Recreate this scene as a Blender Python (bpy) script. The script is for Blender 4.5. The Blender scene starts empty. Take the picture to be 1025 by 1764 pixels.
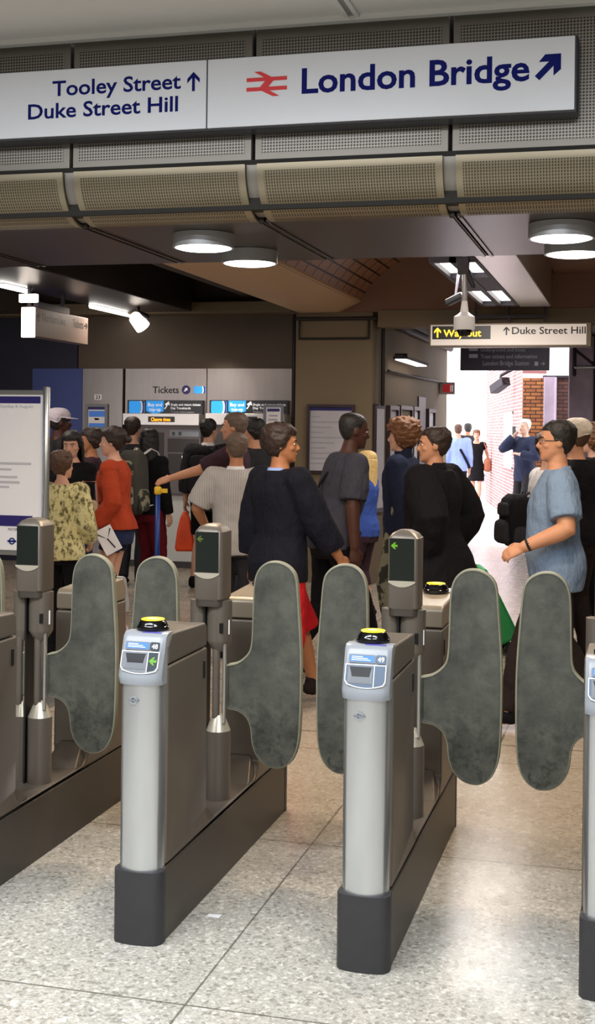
import bpy, bmesh, math, random
from mathutils import Vector, Matrix
import numpy as np
random.seed(7)
PI = math.pi
S = bpy.context.scene
COL = S.collection

# ------------------------------------------------------------------ camera model (measured from the photograph)
FPX, YAW, ROLL, PCX, PCY, HC = 2195.6, 0.259, 0.01175, 512.5, 740.0, 1.62
FW = Vector((-math.sin(YAW), math.cos(YAW), 0)); RT0 = Vector((math.cos(YAW), math.sin(YAW), 0)); UP0 = Vector((0, 0, 1))
RT = RT0*math.cos(ROLL) + UP0*math.sin(ROLL); UP = -RT0*math.sin(ROLL) + UP0*math.cos(ROLL)
CAM = Vector((0, 0, HC))
def ray(px, py): return FW + RT*((px-PCX)/FPX) - UP*((py-PCY)/FPX)
def on(px, py, ax, val):
    d = ray(px, py); return CAM + d*((val-CAM[ax])/d[ax])
def yy(px, py, Y): return on(px, py, 1, Y)
def xx(px, py, X): return on(px, py, 0, X)
def zz(px, py, Z): return on(px, py, 2, Z)
def dep(px, py, D): return CAM + ray(px, py)*D

# ------------------------------------------------------------------ materials
def hexc(h):
    h = h.lstrip('#'); v = [int(h[i:i+2], 16)/255 for i in (0, 2, 4)]
    return tuple(((c/12.92) if c <= .04045 else ((c+.055)/1.055)**2.4) for c in v)
MATS = {}
class NT:
    def __init__(s, m):
        m.use_nodes = True; s.t = m.node_tree; s.n = s.t.nodes; s.l = s.t.links
        s.b = s.n['Principled BSDF']
    def node(s, typ, **kw):
        n = s.n.new(typ)
        for k, v in kw.items():
            if k in n.inputs.keys(): n.inputs[k].default_value = v
            else: setattr(n, k, v)
        return n
    def link(s, a, b): s.l.new(a, b)
    def math(s, op, a, b=None):
        n = s.n.new('ShaderNodeMath'); n.operation = op
        for i, v in enumerate((a, b)):
            if v is None: continue
            if isinstance(v, (int, float)): n.inputs[i].default_value = v
            else: s.l.new(v, n.inputs[i])
        return n.outputs[0]
    def mix(s, fac, a, b):
        n = s.n.new('ShaderNodeMix'); n.data_type = 'RGBA'
        for i, v in ((0, fac), (6, a), (7, b)):
            if isinstance(v, (int, float)): n.inputs[i].default_value = v
            elif isinstance(v, tuple): n.inputs[i].default_value = (*v[:3], 1)
            else: s.l.new(v, n.inputs[i])
        return n.outputs[2]
    def obj(s):
        return s.node('ShaderNodeTexCoord').outputs['Object']
    def sep(s, v):
        n = s.node('ShaderNodeSeparateXYZ'); s.link(v, n.inputs[0]); return n.outputs
    def noise(s, vec, scale, detail=3, rough=.55, stretch=None):
        if stretch:
            mp = s.node('ShaderNodeMapping'); mp.inputs['Scale'].default_value = stretch; s.link(vec, mp.inputs[0]); vec = mp.outputs[0]
        n = s.node('ShaderNodeTexNoise', Scale=scale, Detail=detail, Roughness=rough); s.link(vec, n.inputs['Vector']); return n.outputs['Fac']
    def bump(s, h, strength=.3, dist=.01):
        n = s.node('ShaderNodeBump', Strength=strength, Distance=dist); s.link(h, n.inputs['Height']); s.link(n.outputs[0], s.b.inputs['Normal'])
def mat(name, col, rough=.5, metal=0., var=.12, nscale=8., bump=0., bscale=60., emit=0., spec=.5, stretch=None, ecol=None):
    if name in MATS: return MATS[name]
    m = bpy.data.materials.new(name); t = NT(m)
    c = hexc(col) if isinstance(col, str) else col
    b = t.b; b.inputs['Roughness'].default_value = rough; b.inputs['Metallic'].default_value = metal
    b.inputs['Specular IOR Level'].default_value = spec
    if var > 0:
        o = t.obj(); n = t.noise(o, nscale, stretch=stretch)
        lo = tuple(x*(1-var) for x in c); hi = tuple(min(1, x*(1+var)) for x in c)
        t.link(t.mix(n, lo, hi), b.inputs['Base Color'])
        if bump > 0: t.bump(t.noise(o, bscale, 2, stretch=stretch), bump, .004)
    else: b.inputs['Base Color'].default_value = (*c, 1)
    if emit > 0:
        b.inputs['Emission Color'].default_value = (*(hexc(ecol) if ecol else c), 1); b.inputs['Emission Strength'].default_value = emit
    MATS[name] = m; return m

M = {}
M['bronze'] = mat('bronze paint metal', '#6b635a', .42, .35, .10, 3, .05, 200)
M['bronze_dark'] = mat('dark bronze metal', '#4c463f', .45, .35, .12, 3, .05, 200)
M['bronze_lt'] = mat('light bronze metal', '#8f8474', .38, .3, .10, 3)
M['black'] = mat('black plastic', '#101012', .35, 0, .1, 20)
M['blackgloss'] = mat('gloss black plastic', '#08080a', .12, 0, 0)
M['foot'] = mat('black kick plate', '#38373a', .5, .2, .18, 12, .1, 60)
M['silver'] = mat('brushed silver metal', '#d2d6da', .26, .88, .10, 7, .04, 120, stretch=(3, 3, .6))
M['cap'] = mat('pale grey plastic', '#8f949b', .36, .0, .06, 6)
M['capdark'] = mat('grey plastic', '#74787f', .4, .0, .06, 6)
M['white'] = mat('white trim', '#eef0f2', .4, 0, .03)
M['slate'] = mat('slate blue panel', '#4f6178', .35, 0, .05)
M['slatedk'] = mat('dark slate', '#22303c', .35, 0, .05)
M['slot'] = mat('slot recess', '#1b1e24', .5, 0, .05)
M['blue_label'] = mat('bright blue label', '#3f78cf', .4, 0, .1, 60, emit=.15)
M['yellow'] = mat('yellow reader disc', '#f4e52a', .4, 0, .05, 30, emit=.25)
M['green_led'] = mat('green arrow light', '#5f9a1a', .4, 0, 0, emit=.15)
M['green_dim'] = mat('dim green arrow light', '#4a5a1c', .4, 0, 0, emit=.10)
M['purple'] = mat('purple sticker', '#5b55b8', .5, 0, .1, 40)
M['chrome'] = mat('bright steel', '#d9d9d6', .2, .9, .05)
M['rod'] = mat('dark steel rod', '#43403d', .3, .6, .05)
M['screen'] = mat('dark display glass', '#1d221f', .18, 0, .2, 5)
M['lip'] = mat('pale metal lip', '#cfc7b6', .3, .5, .05)
M['text_navy'] = mat('navy lettering', '#121a66', .7, 0, 0, spec=.1)
M['text_black'] = mat('black lettering', '#17161c', .5, 0, 0)
M['text_white'] = mat('white lettering', '#f2f4f6', .5, 0, 0, emit=.25)
M['slotgrey'] = mat('grey slot lip', '#6d7178', .4, 0, .05)
M['text_grey'] = mat('grey lettering', '#a3a3ae', .5, 0, 0)
M['rail_red'] = mat('signal red', '#d8262c', .45, 0, .03)
M['sign'] = mat('white enamel sign', '#dfe2ea', .25, 0, .03, 2)
M['sign_edge'] = mat('dark sign frame', '#3d4048', .4, .3, .05)
M['led'] = mat('amber matrix text', '#ffb81e', .5, 0, 0, emit=3.0, ecol='#ffc02c')
M['led_o'] = mat('orange matrix text', '#ff9a14', .5, 0, 0, emit=2.2, ecol='#ff9a1a')
M['lamp'] = mat('lit white diffuser', '#ffffff', .5, 0, 0, emit=7., ecol='#fffaf2')
M['signface'] = mat('unlit pale sign face', '#7d6c62', .5, 0, .05, 2)
M['soft_glow'] = mat('soft white glow', '#fff6ea', .5, 0, 0, emit=3.0, ecol='#fff1e4')
M['drum'] = mat('grey lamp drum', '#a9a9ac', .4, .25, .06)
M['soffit'] = mat('brown metal soffit', '#4a423f', .32, .5, .12, 2, .05, 30)
M['seam'] = mat('dark joint', '#17150f', .7, 0, .1)
M['ceil'] = mat('off white ceiling panel', '#d4d3d1', .6, 0, .04, 2)
M['ceil_line'] = mat('ceiling joint', '#8e8d8c', .6, 0, .1)
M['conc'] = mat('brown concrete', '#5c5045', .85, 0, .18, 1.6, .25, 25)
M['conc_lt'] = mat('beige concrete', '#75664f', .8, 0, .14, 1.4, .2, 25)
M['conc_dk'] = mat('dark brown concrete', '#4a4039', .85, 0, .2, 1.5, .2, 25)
M['tan'] = mat('tan painted beam', '#c6a684', .7, 0, .10, 1.5, .1, 25)
M['stainless'] = mat('stainless wall panel', '#827b76', .30, .8, .12, 2.5, .04, 50, stretch=(6, 1, 1))
M['stain_lt'] = mat('bright stainless', '#b2aca6', .28, .7, .08, 3)
M['navy_wall'] = mat('near black navy panel', '#14142a', .5, 0, .2, 2)
M['blue_wall'] = mat('blue panel', '#3c4b8c', .45, 0, .15, 2)
M['oyster'] = mat('oyster blue', '#1f8fe0', .4, 0, .1, 10, emit=.5)
M['navy'] = mat('deep navy print', '#241c66', .45, 0, .05)
M['paper'] = mat('white paper', '#e6e4e6', .7, 0, .04, 5)
M['paper_grey'] = mat('grey poster paper', '#b9b6bb', .6, 0, .05, 4)
M['alu'] = mat('aluminium frame', '#a8abad', .3, .8, .06)
M['brass'] = mat('bronze frame', '#6e6251', .4, .4, .1)
M['machine'] = mat('grey machine metal', '#5d5654', .4, .4, .12, 4)
M['machine_dk'] = mat('dark machine recess', '#3f3b3a', .5, .3, .12, 4)
M['whitepanel'] = mat('pale grey plinth panel', '#c9ccc8', .5, 0, .06, 2)
M['beltblue'] = mat('blue post', '#173c86', .4, .1, .1)
M['yellowbelt'] = mat('yellow belt head', '#e2b827', .5, 0, .08)
M['cable'] = mat('dark conduit', '#221b18', .6, .1, .1)
M['darksign'] = mat('charcoal sign', '#34313f', .5, 0, .1, 2)
M['lightbox'] = mat('warm sign face', '#d9cfc4', .5, 0, .05, 2, emit=.35, ecol='#e8d8cc')
M['stone'] = mat('mottled stone', '#a596a6', .85, 0, .35, 5, .4, 20)
M['iron'] = mat('dark ironwork', '#2b2630', .6, .2, .2, 3)
M['glassframe'] = mat('brown display frame', '#3a2e33', .4, .3, .1)
M['redsign'] = mat('red sign', '#c93035', .5, 0, .05, emit=.3)
M['rubber'] = None

def m_paddle():
    m = bpy.data.materials.new('grey rubber paddle'); t = NT(m); o = t.obj()
    n = t.noise(o, 9, 5, .65); n2 = t.noise(o, 55, 3); z = t.sep(o)[2]
    mr = t.node('ShaderNodeMapRange'); mr.inputs[1].default_value = .32; mr.inputs[2].default_value = .68; t.link(n, mr.inputs[0]); base = t.mix(mr.outputs[0], hexc('#353530'), hexc('#58594f'))
    sc = t.node('ShaderNodeTexNoise', Scale=26., Detail=6., Roughness=.8); t.link(o, sc.inputs['Vector'])
    low = t.node('ShaderNodeMapRange'); low.inputs[1].default_value = .7; low.inputs[2].default_value = .42; t.link(z, low.inputs[0])
    scuff = t.node('ShaderNodeMapRange'); scuff.inputs[1].default_value = .49; scuff.inputs[2].default_value = .60; t.link(sc.outputs['Fac'], scuff.inputs[0])
    f = t.math('MULTIPLY', scuff.outputs[0], t.math('ADD', t.math('MULTIPLY', low.outputs[0], .8), .10))
    c2 = t.mix(f, base, hexc('#22231f'))
    sc2 = t.node('ShaderNodeMapRange'); sc2.inputs[1].default_value = .66; sc2.inputs[2].default_value = .74; t.link(t.noise(o, 40, 4, .7, (1, 1, 2.2)), sc2.inputs[0])
    t.link(t.mix(t.math('MULTIPLY', sc2.outputs[0], .28), c2, hexc('#8d8f88')), t.b.inputs['Base Color'])
    t.b.inputs['Roughness'].default_value = .6; t.bump(n2, .12, .004); return m
M['rubber'] = m_paddle()
M['rim'] = mat('worn lamp-lit rubber rim', '#86836f', .6, 0, .3, 12)  # paleness is edge wear plus overhead lamp light painted in

def m_floor():
    m = bpy.data.materials.new('terrazzo floor slabs'); t = NT(m); o = t.obj(); x, y, z = t.sep(o)
    v = t.node('ShaderNodeTexVoronoi', Scale=150.); t.link(o, v.inputs['Vector'])
    v2 = t.node('ShaderNodeTexVoronoi', Scale=80.); t.link(o, v2.inputs['Vector'])
    chip = t.node('ShaderNodeSeparateColor'); t.link(v.outputs['Color'], chip.inputs[0])
    chip2 = t.node('ShaderNodeSeparateColor'); t.link(v2.outputs['Color'], chip2.inputs[0])
    big = t.noise(o, .9, 4)
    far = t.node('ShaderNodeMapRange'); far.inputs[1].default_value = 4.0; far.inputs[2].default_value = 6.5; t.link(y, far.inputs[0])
    base = t.mix(chip.outputs[0], hexc('#aaa8a0'), hexc('#d6d3ca'))
    base = t.mix(t.math('MULTIPLY', t.math('GREATER_THAN', chip2.outputs[1], .88), .55), base, hexc('#f4f2ea'))
    base = t.mix(t.math('MULTIPLY', t.math('GREATER_THAN', chip2.outputs[2], .9), .5), base, hexc('#77736a'))
    dirt = t.mix(big, hexc('#b8b0a6'), hexc('#ffffff'))
    mul = t.node('ShaderNodeMix'); mul.data_type = 'RGBA'; mul.blend_type = 'MULTIPLY'; mul.inputs[0].default_value = .6
    t.link(base, mul.inputs[6]); t.link(dirt, mul.inputs[7])
    c = t.mix(t.math('MULTIPLY', far.outputs[0], .6), mul.outputs[2], hexc('#a8967f'))  # tan past the gates: the hall's warm light painted into the colour
    def line(c0, x0, p, w):
        q = t.math('ADD', c0, -x0 + 50*p + p/2); q = t.math('MODULO', q, p); q = t.math('ABSOLUTE', t.math('SUBTRACT', q, p/2)); return t.math('LESS_THAN', q, w)
    near = t.math('LESS_THAN', y, 6.6)
    l1 = t.math('MULTIPLY', line(x, -1.204, 1.2, .0035), near)
    l2 = t.math('MULTIPLY', line(x, -.66, .72, .006), t.math('SUBTRACT', 1., near))
    l3 = t.math('MULTIPLY', line(y, 3.385, 1.453, .004), near)
    l4 = t.math('MULTIPLY', line(y, 6.65, 1.2, .008), t.math('SUBTRACT', 1., near))
    g = t.math('MAXIMUM', t.math('MAXIMUM', l1, l2), t.math('MAXIMUM', l3, l4))
    t.link(t.mix(t.math('MULTIPLY', g, .7), c, hexc('#3c352d')), t.b.inputs['Base Color'])
    rn = t.node('ShaderNodeMapRange'); rn.inputs[3].default_value = .16; rn.inputs[4].default_value = .36; t.link(t.noise(o, 14, 3), rn.inputs[0]); t.link(rn.outputs[0], t.b.inputs['Roughness'])
    return m
M['floor'] = m_floor()

def m_perf(name, hole, metalc, px, pz, r, curved=False):
    m = bpy.data.materials.new(name); t = NT(m); x, y, z = t.sep(t.obj())
    fx = t.math('SUBTRACT', t.math('FRACT', t.math('DIVIDE', t.math('ADD', x, 40.), px)), .5)
    if curved:
        h = t.math('LESS_THAN', t.math('ABSOLUTE', fx), r)
        fz = t.math('SUBTRACT', t.math('FRACT', t.math('DIVIDE', z, pz)), .5)
        h = t.math('MULTIPLY', h, t.math('LESS_THAN', t.math('ABSOLUTE', fz), .36))
    else:
        fz = t.math('SUBTRACT', t.math('FRACT', t.math('DIVIDE', z, pz)), .5)
        h = t.math('LESS_THAN', t.math('ADD', t.math('MULTIPLY', fx, fx), t.math('MULTIPLY', fz, fz)), r*r)
    n = t.noise(t.obj(), 3, 3)
    t.link(t.mix(h, t.mix(n, tuple(c*.85 for c in hexc(metalc)), hexc(metalc)), hexc(hole)), t.b.inputs['Base Color'])
    t.link(t.math('MULTIPLY', t.math('SUBTRACT', 1., h), .45), t.b.inputs['Metallic']); t.b.inputs['Roughness'].default_value = .38; return m
M['perf'] = m_perf('perforated grey metal', '#34312d', '#9c968e', .0125, .0125, .36)
M['perfc'] = m_perf('perforated bronze metal', '#3d372d', '#92866f', .0115, .0115, .27, True)
M['perfedge'] = mat('grey panel border', '#8a857e', .4, .45, .06, 3)
M['perfedge2'] = mat('bronze panel border', '#958b76', .35, .5, .06, 3)

def m_brick(name, a, b, mortar, axis):
    m = bpy.data.materials.new(name); t = NT(m); x, y, z = t.sep(t.obj())
    cmb = t.node('ShaderNodeCombineXYZ'); t.link((x, y)[axis], cmb.inputs[0]); t.link(z, cmb.inputs[1])
    br = t.node('ShaderNodeTexBrick'); br.inputs['Scale'].default_value = 1.; br.inputs['Brick Width'].default_value = .18; br.inputs['Row Height'].default_value = .062
    br.inputs['Mortar Size'].default_value = .008; br.inputs['Color1'].default_value = (*hexc(a), 1); br.inputs['Color2'].default_value = (*hexc(b), 1); br.inputs['Mortar'].default_value = (*hexc(mortar), 1)
    t.link(cmb.outputs[0], br.inputs['Vector']); t.link(br.outputs['Color'], t.b.inputs['Base Color']); t.b.inputs['Roughness'].default_value = .9
    t.bump(br.outputs['Fac'], .4, -.01); return m
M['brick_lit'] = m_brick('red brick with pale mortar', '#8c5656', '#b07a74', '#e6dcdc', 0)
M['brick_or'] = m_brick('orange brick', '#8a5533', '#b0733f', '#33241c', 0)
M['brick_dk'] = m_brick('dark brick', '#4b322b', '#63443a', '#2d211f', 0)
def m_tiles():
    m = bpy.data.materials.new('glazed brown vault tiles'); t = NT(m); x, y, z = t.sep(t.obj())
    a = t.math('MULTIPLY', t.math('ARCTAN2', t.math('ADD', x, 1.95), t.math('SUBTRACT', z, 2.3)), 1.1)
    def ln(c, p, w): return t.math('LESS_THAN', t.math('FRACT', t.math('DIVIDE', t.math('ADD', c, 40.), p)), w)
    g = t.math('MAXIMUM', ln(a, .115, .16), ln(y, .3, .09))
    t.link(t.mix(g, t.mix(t.noise(t.obj(), 5), hexc('#8a6148'), hexc('#a97c60')), hexc('#1f140f')), t.b.inputs['Base Color']); t.b.inputs['Roughness'].default_value = .45; return m
M['tiles'] = m_tiles()

# ------------------------------------------------------------------ mesh helpers
class MB:
    """collects geometry for ONE mesh object"""
    def __init__(s): s.v = []; s.f = []; s.mi = []
    def add(s, vs, fs, mi=0):
        b = len(s.v); s.v += [tuple(v) for v in vs]
        for f in fs: s.f.append(tuple(i+b for i in f)); s.mi.append(mi)
    def box(s, x0, x1, y0, y1, z0, z1, mi=0):
        s.add([(x0,y0,z0),(x1,y0,z0),(x1,y1,z0),(x0,y1,z0),(x0,y0,z1),(x1,y0,z1),(x1,y1,z1),(x0,y1,z1)],
              [(0,3,2,1),(4,5,6,7),(0,1,5,4),(1,2,6,5),(2,3,7,6),(3,0,4,7)], mi); return s
    def loft(s, rings, mi=0, caps=True, closed=True):
        n = len(rings[0]); vs = [p for r in rings for p in r]; fs = []
        for k in range(len(rings)-1):
            for i in range(n if closed else n-1):
                j = (i+1) % n; fs.append((k*n+i, k*n+j, (k+1)*n+j, (k+1)*n+i))
        if caps: fs.append(tuple(range(n-1, -1, -1))); fs.append(tuple(range((len(rings)-1)*n, len(rings)*n)))
        s.add(vs, fs, mi); return s
    def prism(s, pts, axis, a, b, mi=0):
        """pts: 2-D outline in the two axes other than `axis`, pushed from a to b"""
        def mk(p, h): return [(h,p[0],p[1]),(p[0],h,p[1]),(p[0],p[1],h)][axis]
        return s.loft([[mk(p, a) for p in pts], [mk(p, b) for p in pts]], mi)
    def lathe(s, prof, c=(0,0,0), n=24, mi=0, axis=2):
        rings = []
        for r, h in prof:
            ring = []
            for i in range(n):
                a = 2*PI*i/n; p = (r*math.cos(a), r*math.sin(a), h)
                if axis == 1: p = (p[0], p[2], p[1])
                if axis == 0: p = (p[2], p[0], p[1])
                ring.append((c[0]+p[0], c[1]+p[1], c[2]+p[2]))
            rings.append(ring)
        return s.loft(rings, mi)
    def limb(s, pts, rads, n=12, mi=0, round_ends=True):
        """round tapered limb along a polyline; radii may be (rx, ry)"""
        P = [Vector(p) for p in pts]; R = [r if isinstance(r, tuple) else (r, r) for r in rads]
        T = []
        for i in range(len(P)):
            a = P[max(0, i-1)]; b = P[min(len(P)-1, i+1)]; d = (b-a); T.append(d.normalized() if d.length > 1e-9 else Vector((0,0,1)))
        ref = Vector((1,0,0)) if abs(T[0].x) < .8 else Vector((0,1,0))
        rings = []
        def ring(c, t, r):
            u = (ref - t*ref.dot(t)); u.normalize(); w = t.cross(u)
            return [c + u*(r[0]*math.cos(2*PI*k/n)) + w*(r[1]*math.sin(2*PI*k/n)) for k in range(n)]
        if round_ends:
            m_ = min(R[0])
            for f, g in ((.95, .25), (.7, .7)): rings.append(ring(P[0]-T[0]*m_*f, T[0], (R[0][0]*g, R[0][1]*g)))
        for p, t, r in zip(P, T, R): rings.append(ring(p, t, r))
        if round_ends:
            m_ = min(R[-1])
            for f, g in ((.7, .7), (.95, .25)): rings.append(ring(P[-1]+T[-1]*m_*f, T[-1], (R[-1][0]*g, R[-1][1]*g)))
        return s.loft(rings, mi)
    def ball(s, c, r, n=12, m=8, mi=0):
        r = r if isinstance(r, tuple) else (r, r, r); rings = []
        for j in range(1, m):
            a = PI*j/m - PI/2; rings.append([(c[0]+r[0]*math.cos(a)*math.cos(2*PI*k/n), c[1]+r[1]*math.cos(a)*math.sin(2*PI*k/n), c[2]+r[2]*math.sin(a)) for k in range(n)])
        return s.loft(rings, mi)
    def xf(s, fn): s.v = [tuple(fn(Vector(v))) for v in s.v]; return s
    def mesh(s, name):
        me = bpy.data.meshes.new(name); me.from_pydata(s.v, [], s.f); me.polygons.foreach_set('material_index', s.mi); me.update(); return me
def shade(me, on=True):
    me.polygons.foreach_set('use_smooth', [on]*len(me.polygons))
def obj(name, mb, m, parent=None, loc=(0,0,0), bevel=0., seg=2, smooth=False, rot=None, fix=True):
    me = mb.mesh(name) if isinstance(mb, MB) else mb
    if fix:
        bm = bmesh.new(); bm.from_mesh(me); bmesh.ops.recalc_face_normals(bm, faces=bm.faces); bm.to_mesh(me); bm.free()
    for k in (m if isinstance(m, (list, tuple)) else [m]): me.materials.append(k)
    o = bpy.data.objects.new(name, me); COL.objects.link(o); o.location = loc
    if rot: o.rotation_euler = rot
    if parent: o.parent = parent
    if smooth: shade(me)
    if bevel > 0:
        b = o.modifiers.new('edge', 'BEVEL'); b.width = bevel; b.segments = seg; b.limit_method = 'ANGLE'; b.angle_limit = .6; b.use_clamp_overlap = True
        shade(me); w = o.modifiers.new('wn', 'WEIGHTED_NORMAL'); w.keep_sharp = True
    return o
def smooth_angle(o, deg=40):
    me = o.data; shade(me); bm = bmesh.new(); bm.from_mesh(me); lim = math.radians(deg)
    for e in bm.edges:
        e.smooth = not (len(e.link_faces) == 2 and e.calc_face_angle(0) > lim)
    bm.to_mesh(me); bm.free()
def thing(name, label, cat, loc=(0,0,0), rz=0., group=None):
    o = bpy.data.objects.new(name, None); COL.objects.link(o); o.location = loc; o.rotation_euler = (0,0,rz); o.empty_display_size = .1
    tag(o, label, cat, group); return o
def tag(o, label, cat, group=None, kind=None):
    o['label'] = label; o['category'] = cat
    if group: o['group'] = group
    if kind: o['kind'] = kind
    return o
def struct(name, mb, m, parent=None, **k):
    o = obj(name, mb, m, parent, **k)
    if parent is None: o['kind'] = 'structure'
    return o
def dup(o, parent=None):
    c = o.copy(); COL.objects.link(c)
    if parent: c.parent = parent
    for ch in list(o.children): dup(ch, c)
    return c
def text(body, m, parent, width=None, cap=None, mtx=Matrix(), align='LEFT', name='lettering', extrude=.0008, bold=0., spacing=1.):
    """flat lettering as a mesh; lies in local XY before mtx"""
    cu = bpy.data.curves.new('t', 'FONT'); cu.body = body; cu.size = 1.; cu.extrude = 0; cu.offset = bold; cu.resolution_u = 3; cu.space_character = spacing
    to = bpy.data.objects.new('t', cu); COL.objects.link(to)
    bpy.context.view_layer.update()
    me = bpy.data.meshes.new_from_object(to.evaluated_get(bpy.context.evaluated_depsgraph_get()))
    bpy.data.objects.remove(to); bpy.data.curves.remove(cu)
    xs = [v.co.x for v in me.vertices]; x0, x1 = min(xs), max(xs)
    caph = .70; sy = (cap/caph) if cap else (width/(x1-x0)); sx = (width/(x1-x0)) if width else sy
    off = {'LEFT': x0, 'RIGHT': x1, 'CENTER': (x0+x1)/2}[align]
    for v in me.vertices: v.co = Vector(((v.co.x-off)*sx, v.co.y*sy, 0))
    me.materials.clear(); ng = body.strip().count(' ')
    if ng == 0: me.transform(mtx); me.name = name; return obj(name, me, m, parent, fix=False)
    # one object per word: cut at the widest gaps between letters
    co = [v.co.copy() for v in me.vertices]; polys = [tuple(p.vertices) for p in me.polygons]
    iv = sorted((min(co[i].x for i in p), max(co[i].x for i in p)) for p in polys); gaps = []; end = iv[0][1]
    for a_, b_ in iv[1:]:
        if a_ > end: gaps.append((a_-end, (a_+end)/2))
        end = max(end, b_)
    cuts = sorted(g[1] for g in sorted(gaps)[-ng:]); r = None
    for w_ in range(ng+1):
        lo = cuts[w_-1] if w_ else -1e9; hi = cuts[w_] if w_ < ng else 1e9; mp = {}; vs = []; fs = []
        for p in polys:
            cx = sum(co[i].x for i in p)/len(p)
            if not lo <= cx < hi: continue
            for i in p:
                if i not in mp: mp[i] = len(vs); vs.append(co[i])
            fs.append(tuple(mp[i] for i in p))
        m2 = bpy.data.meshes.new(name); m2.from_pydata(vs, [], fs); m2.transform(mtx); r = obj(name, m2, m, parent, fix=False)
    bpy.data.meshes.remove(me); return r
FRONT = Matrix.Rotation(PI/2, 4, 'X')          # lettering that faces -Y
def at(x, y, z): return Matrix.Translation((x, y, z))
def poly(pts, m, name, parent, thick=.002, to=None):
    """flat shape: pts in (x, z), facing -Y at y=0"""
    mb = MB(); mb.prism(pts, 1, -thick, 0.)
    if to: mb.xf(lambda v: to @ v)
    return obj(name, mb, m, parent)
def ring_pts(r, n=28, cx=0, cz=0): return [(cx+r*math.cos(2*PI*i/n), cz+r*math.sin(2*PI*i/n)) for i in range(n)]
def annulus(r0, r1, m, name, parent, to, n=28, thick=.002):
    mb = MB(); rs = []
    for (r, y) in ((r0, 0), (r1, 0), (r1, -thick), (r0, -thick), (r0, 0)): rs.append([(r*math.cos(2*PI*i/n), y, r*math.sin(2*PI*i/n)) for i in range(n)])
    mb.loft(rs, caps=False); mb.xf(lambda v: to @ v); return obj(name, mb, m, parent)
ARROW_UP = [(-.075,-.5),(.075,-.5),(.075,.2),(.34,-.07),(.34,.15),(0,.5),(-.34,.15),(-.34,-.07),(-.075,.2)]
def arrow(m, parent, to, size, rot=0., name='arrow'):
    c, s_ = math.cos(rot), math.sin(rot)
    return poly([((x*c-z*s_)*size, (x*s_+z*c)*size) for x, z in ARROW_UP], m, name, parent, .0012, to)
# ================================================================== THE SETTING
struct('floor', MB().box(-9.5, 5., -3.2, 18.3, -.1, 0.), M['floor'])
ZC = 3.27                                       # near ceiling
YF = 5.02                                       # front face of the bulkhead
# near hall shell
struct('wall_front', MB().box(-9.5, 5., -3.4, -3.2, 0, 3.5), M['conc_lt'])
struct('wall_near_left', MB().box(-7.2, -7., -3.2, 5.02, 0, 3.5), M['conc_lt'])
struct('wall_near_right', MB().box(3.4, 3.6, -3.2, 5.02, 0, 3.5), M['conc_lt'])
c = struct('ceiling', MB().box(-9.5, 5., -3.2, YF-.01, ZC, ZC+.1), M['ceil'])
# joints between ceiling panels and the raised strip along the bulkhead
for k, xj in enumerate((-4.36, -2.73, -1.105, .52, 2.15)):
    mb = MB().box(xj-.03, xj-.012, -3.2, YF-.012, ZC-.012, ZC).box(xj+.012, xj+.03, -3.2, YF-.012, ZC-.012, ZC)
    struct('trim_1', mb, M['ceil'], c); struct('trim_2', MB().box(xj-.011, xj+.011, -3.2, YF-.012, ZC-.003, ZC+.001), M['ceil_line'], c)
struct('trim_3', MB().box(-7., 3.4, YF-.075, YF-.035, ZC-.02, ZC), M['ceil'], c)
struct('trim_4', MB().box(-7., 3.4, YF-.03, YF-.012, ZC-.006, ZC+.001), M['seam'], c)

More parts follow.
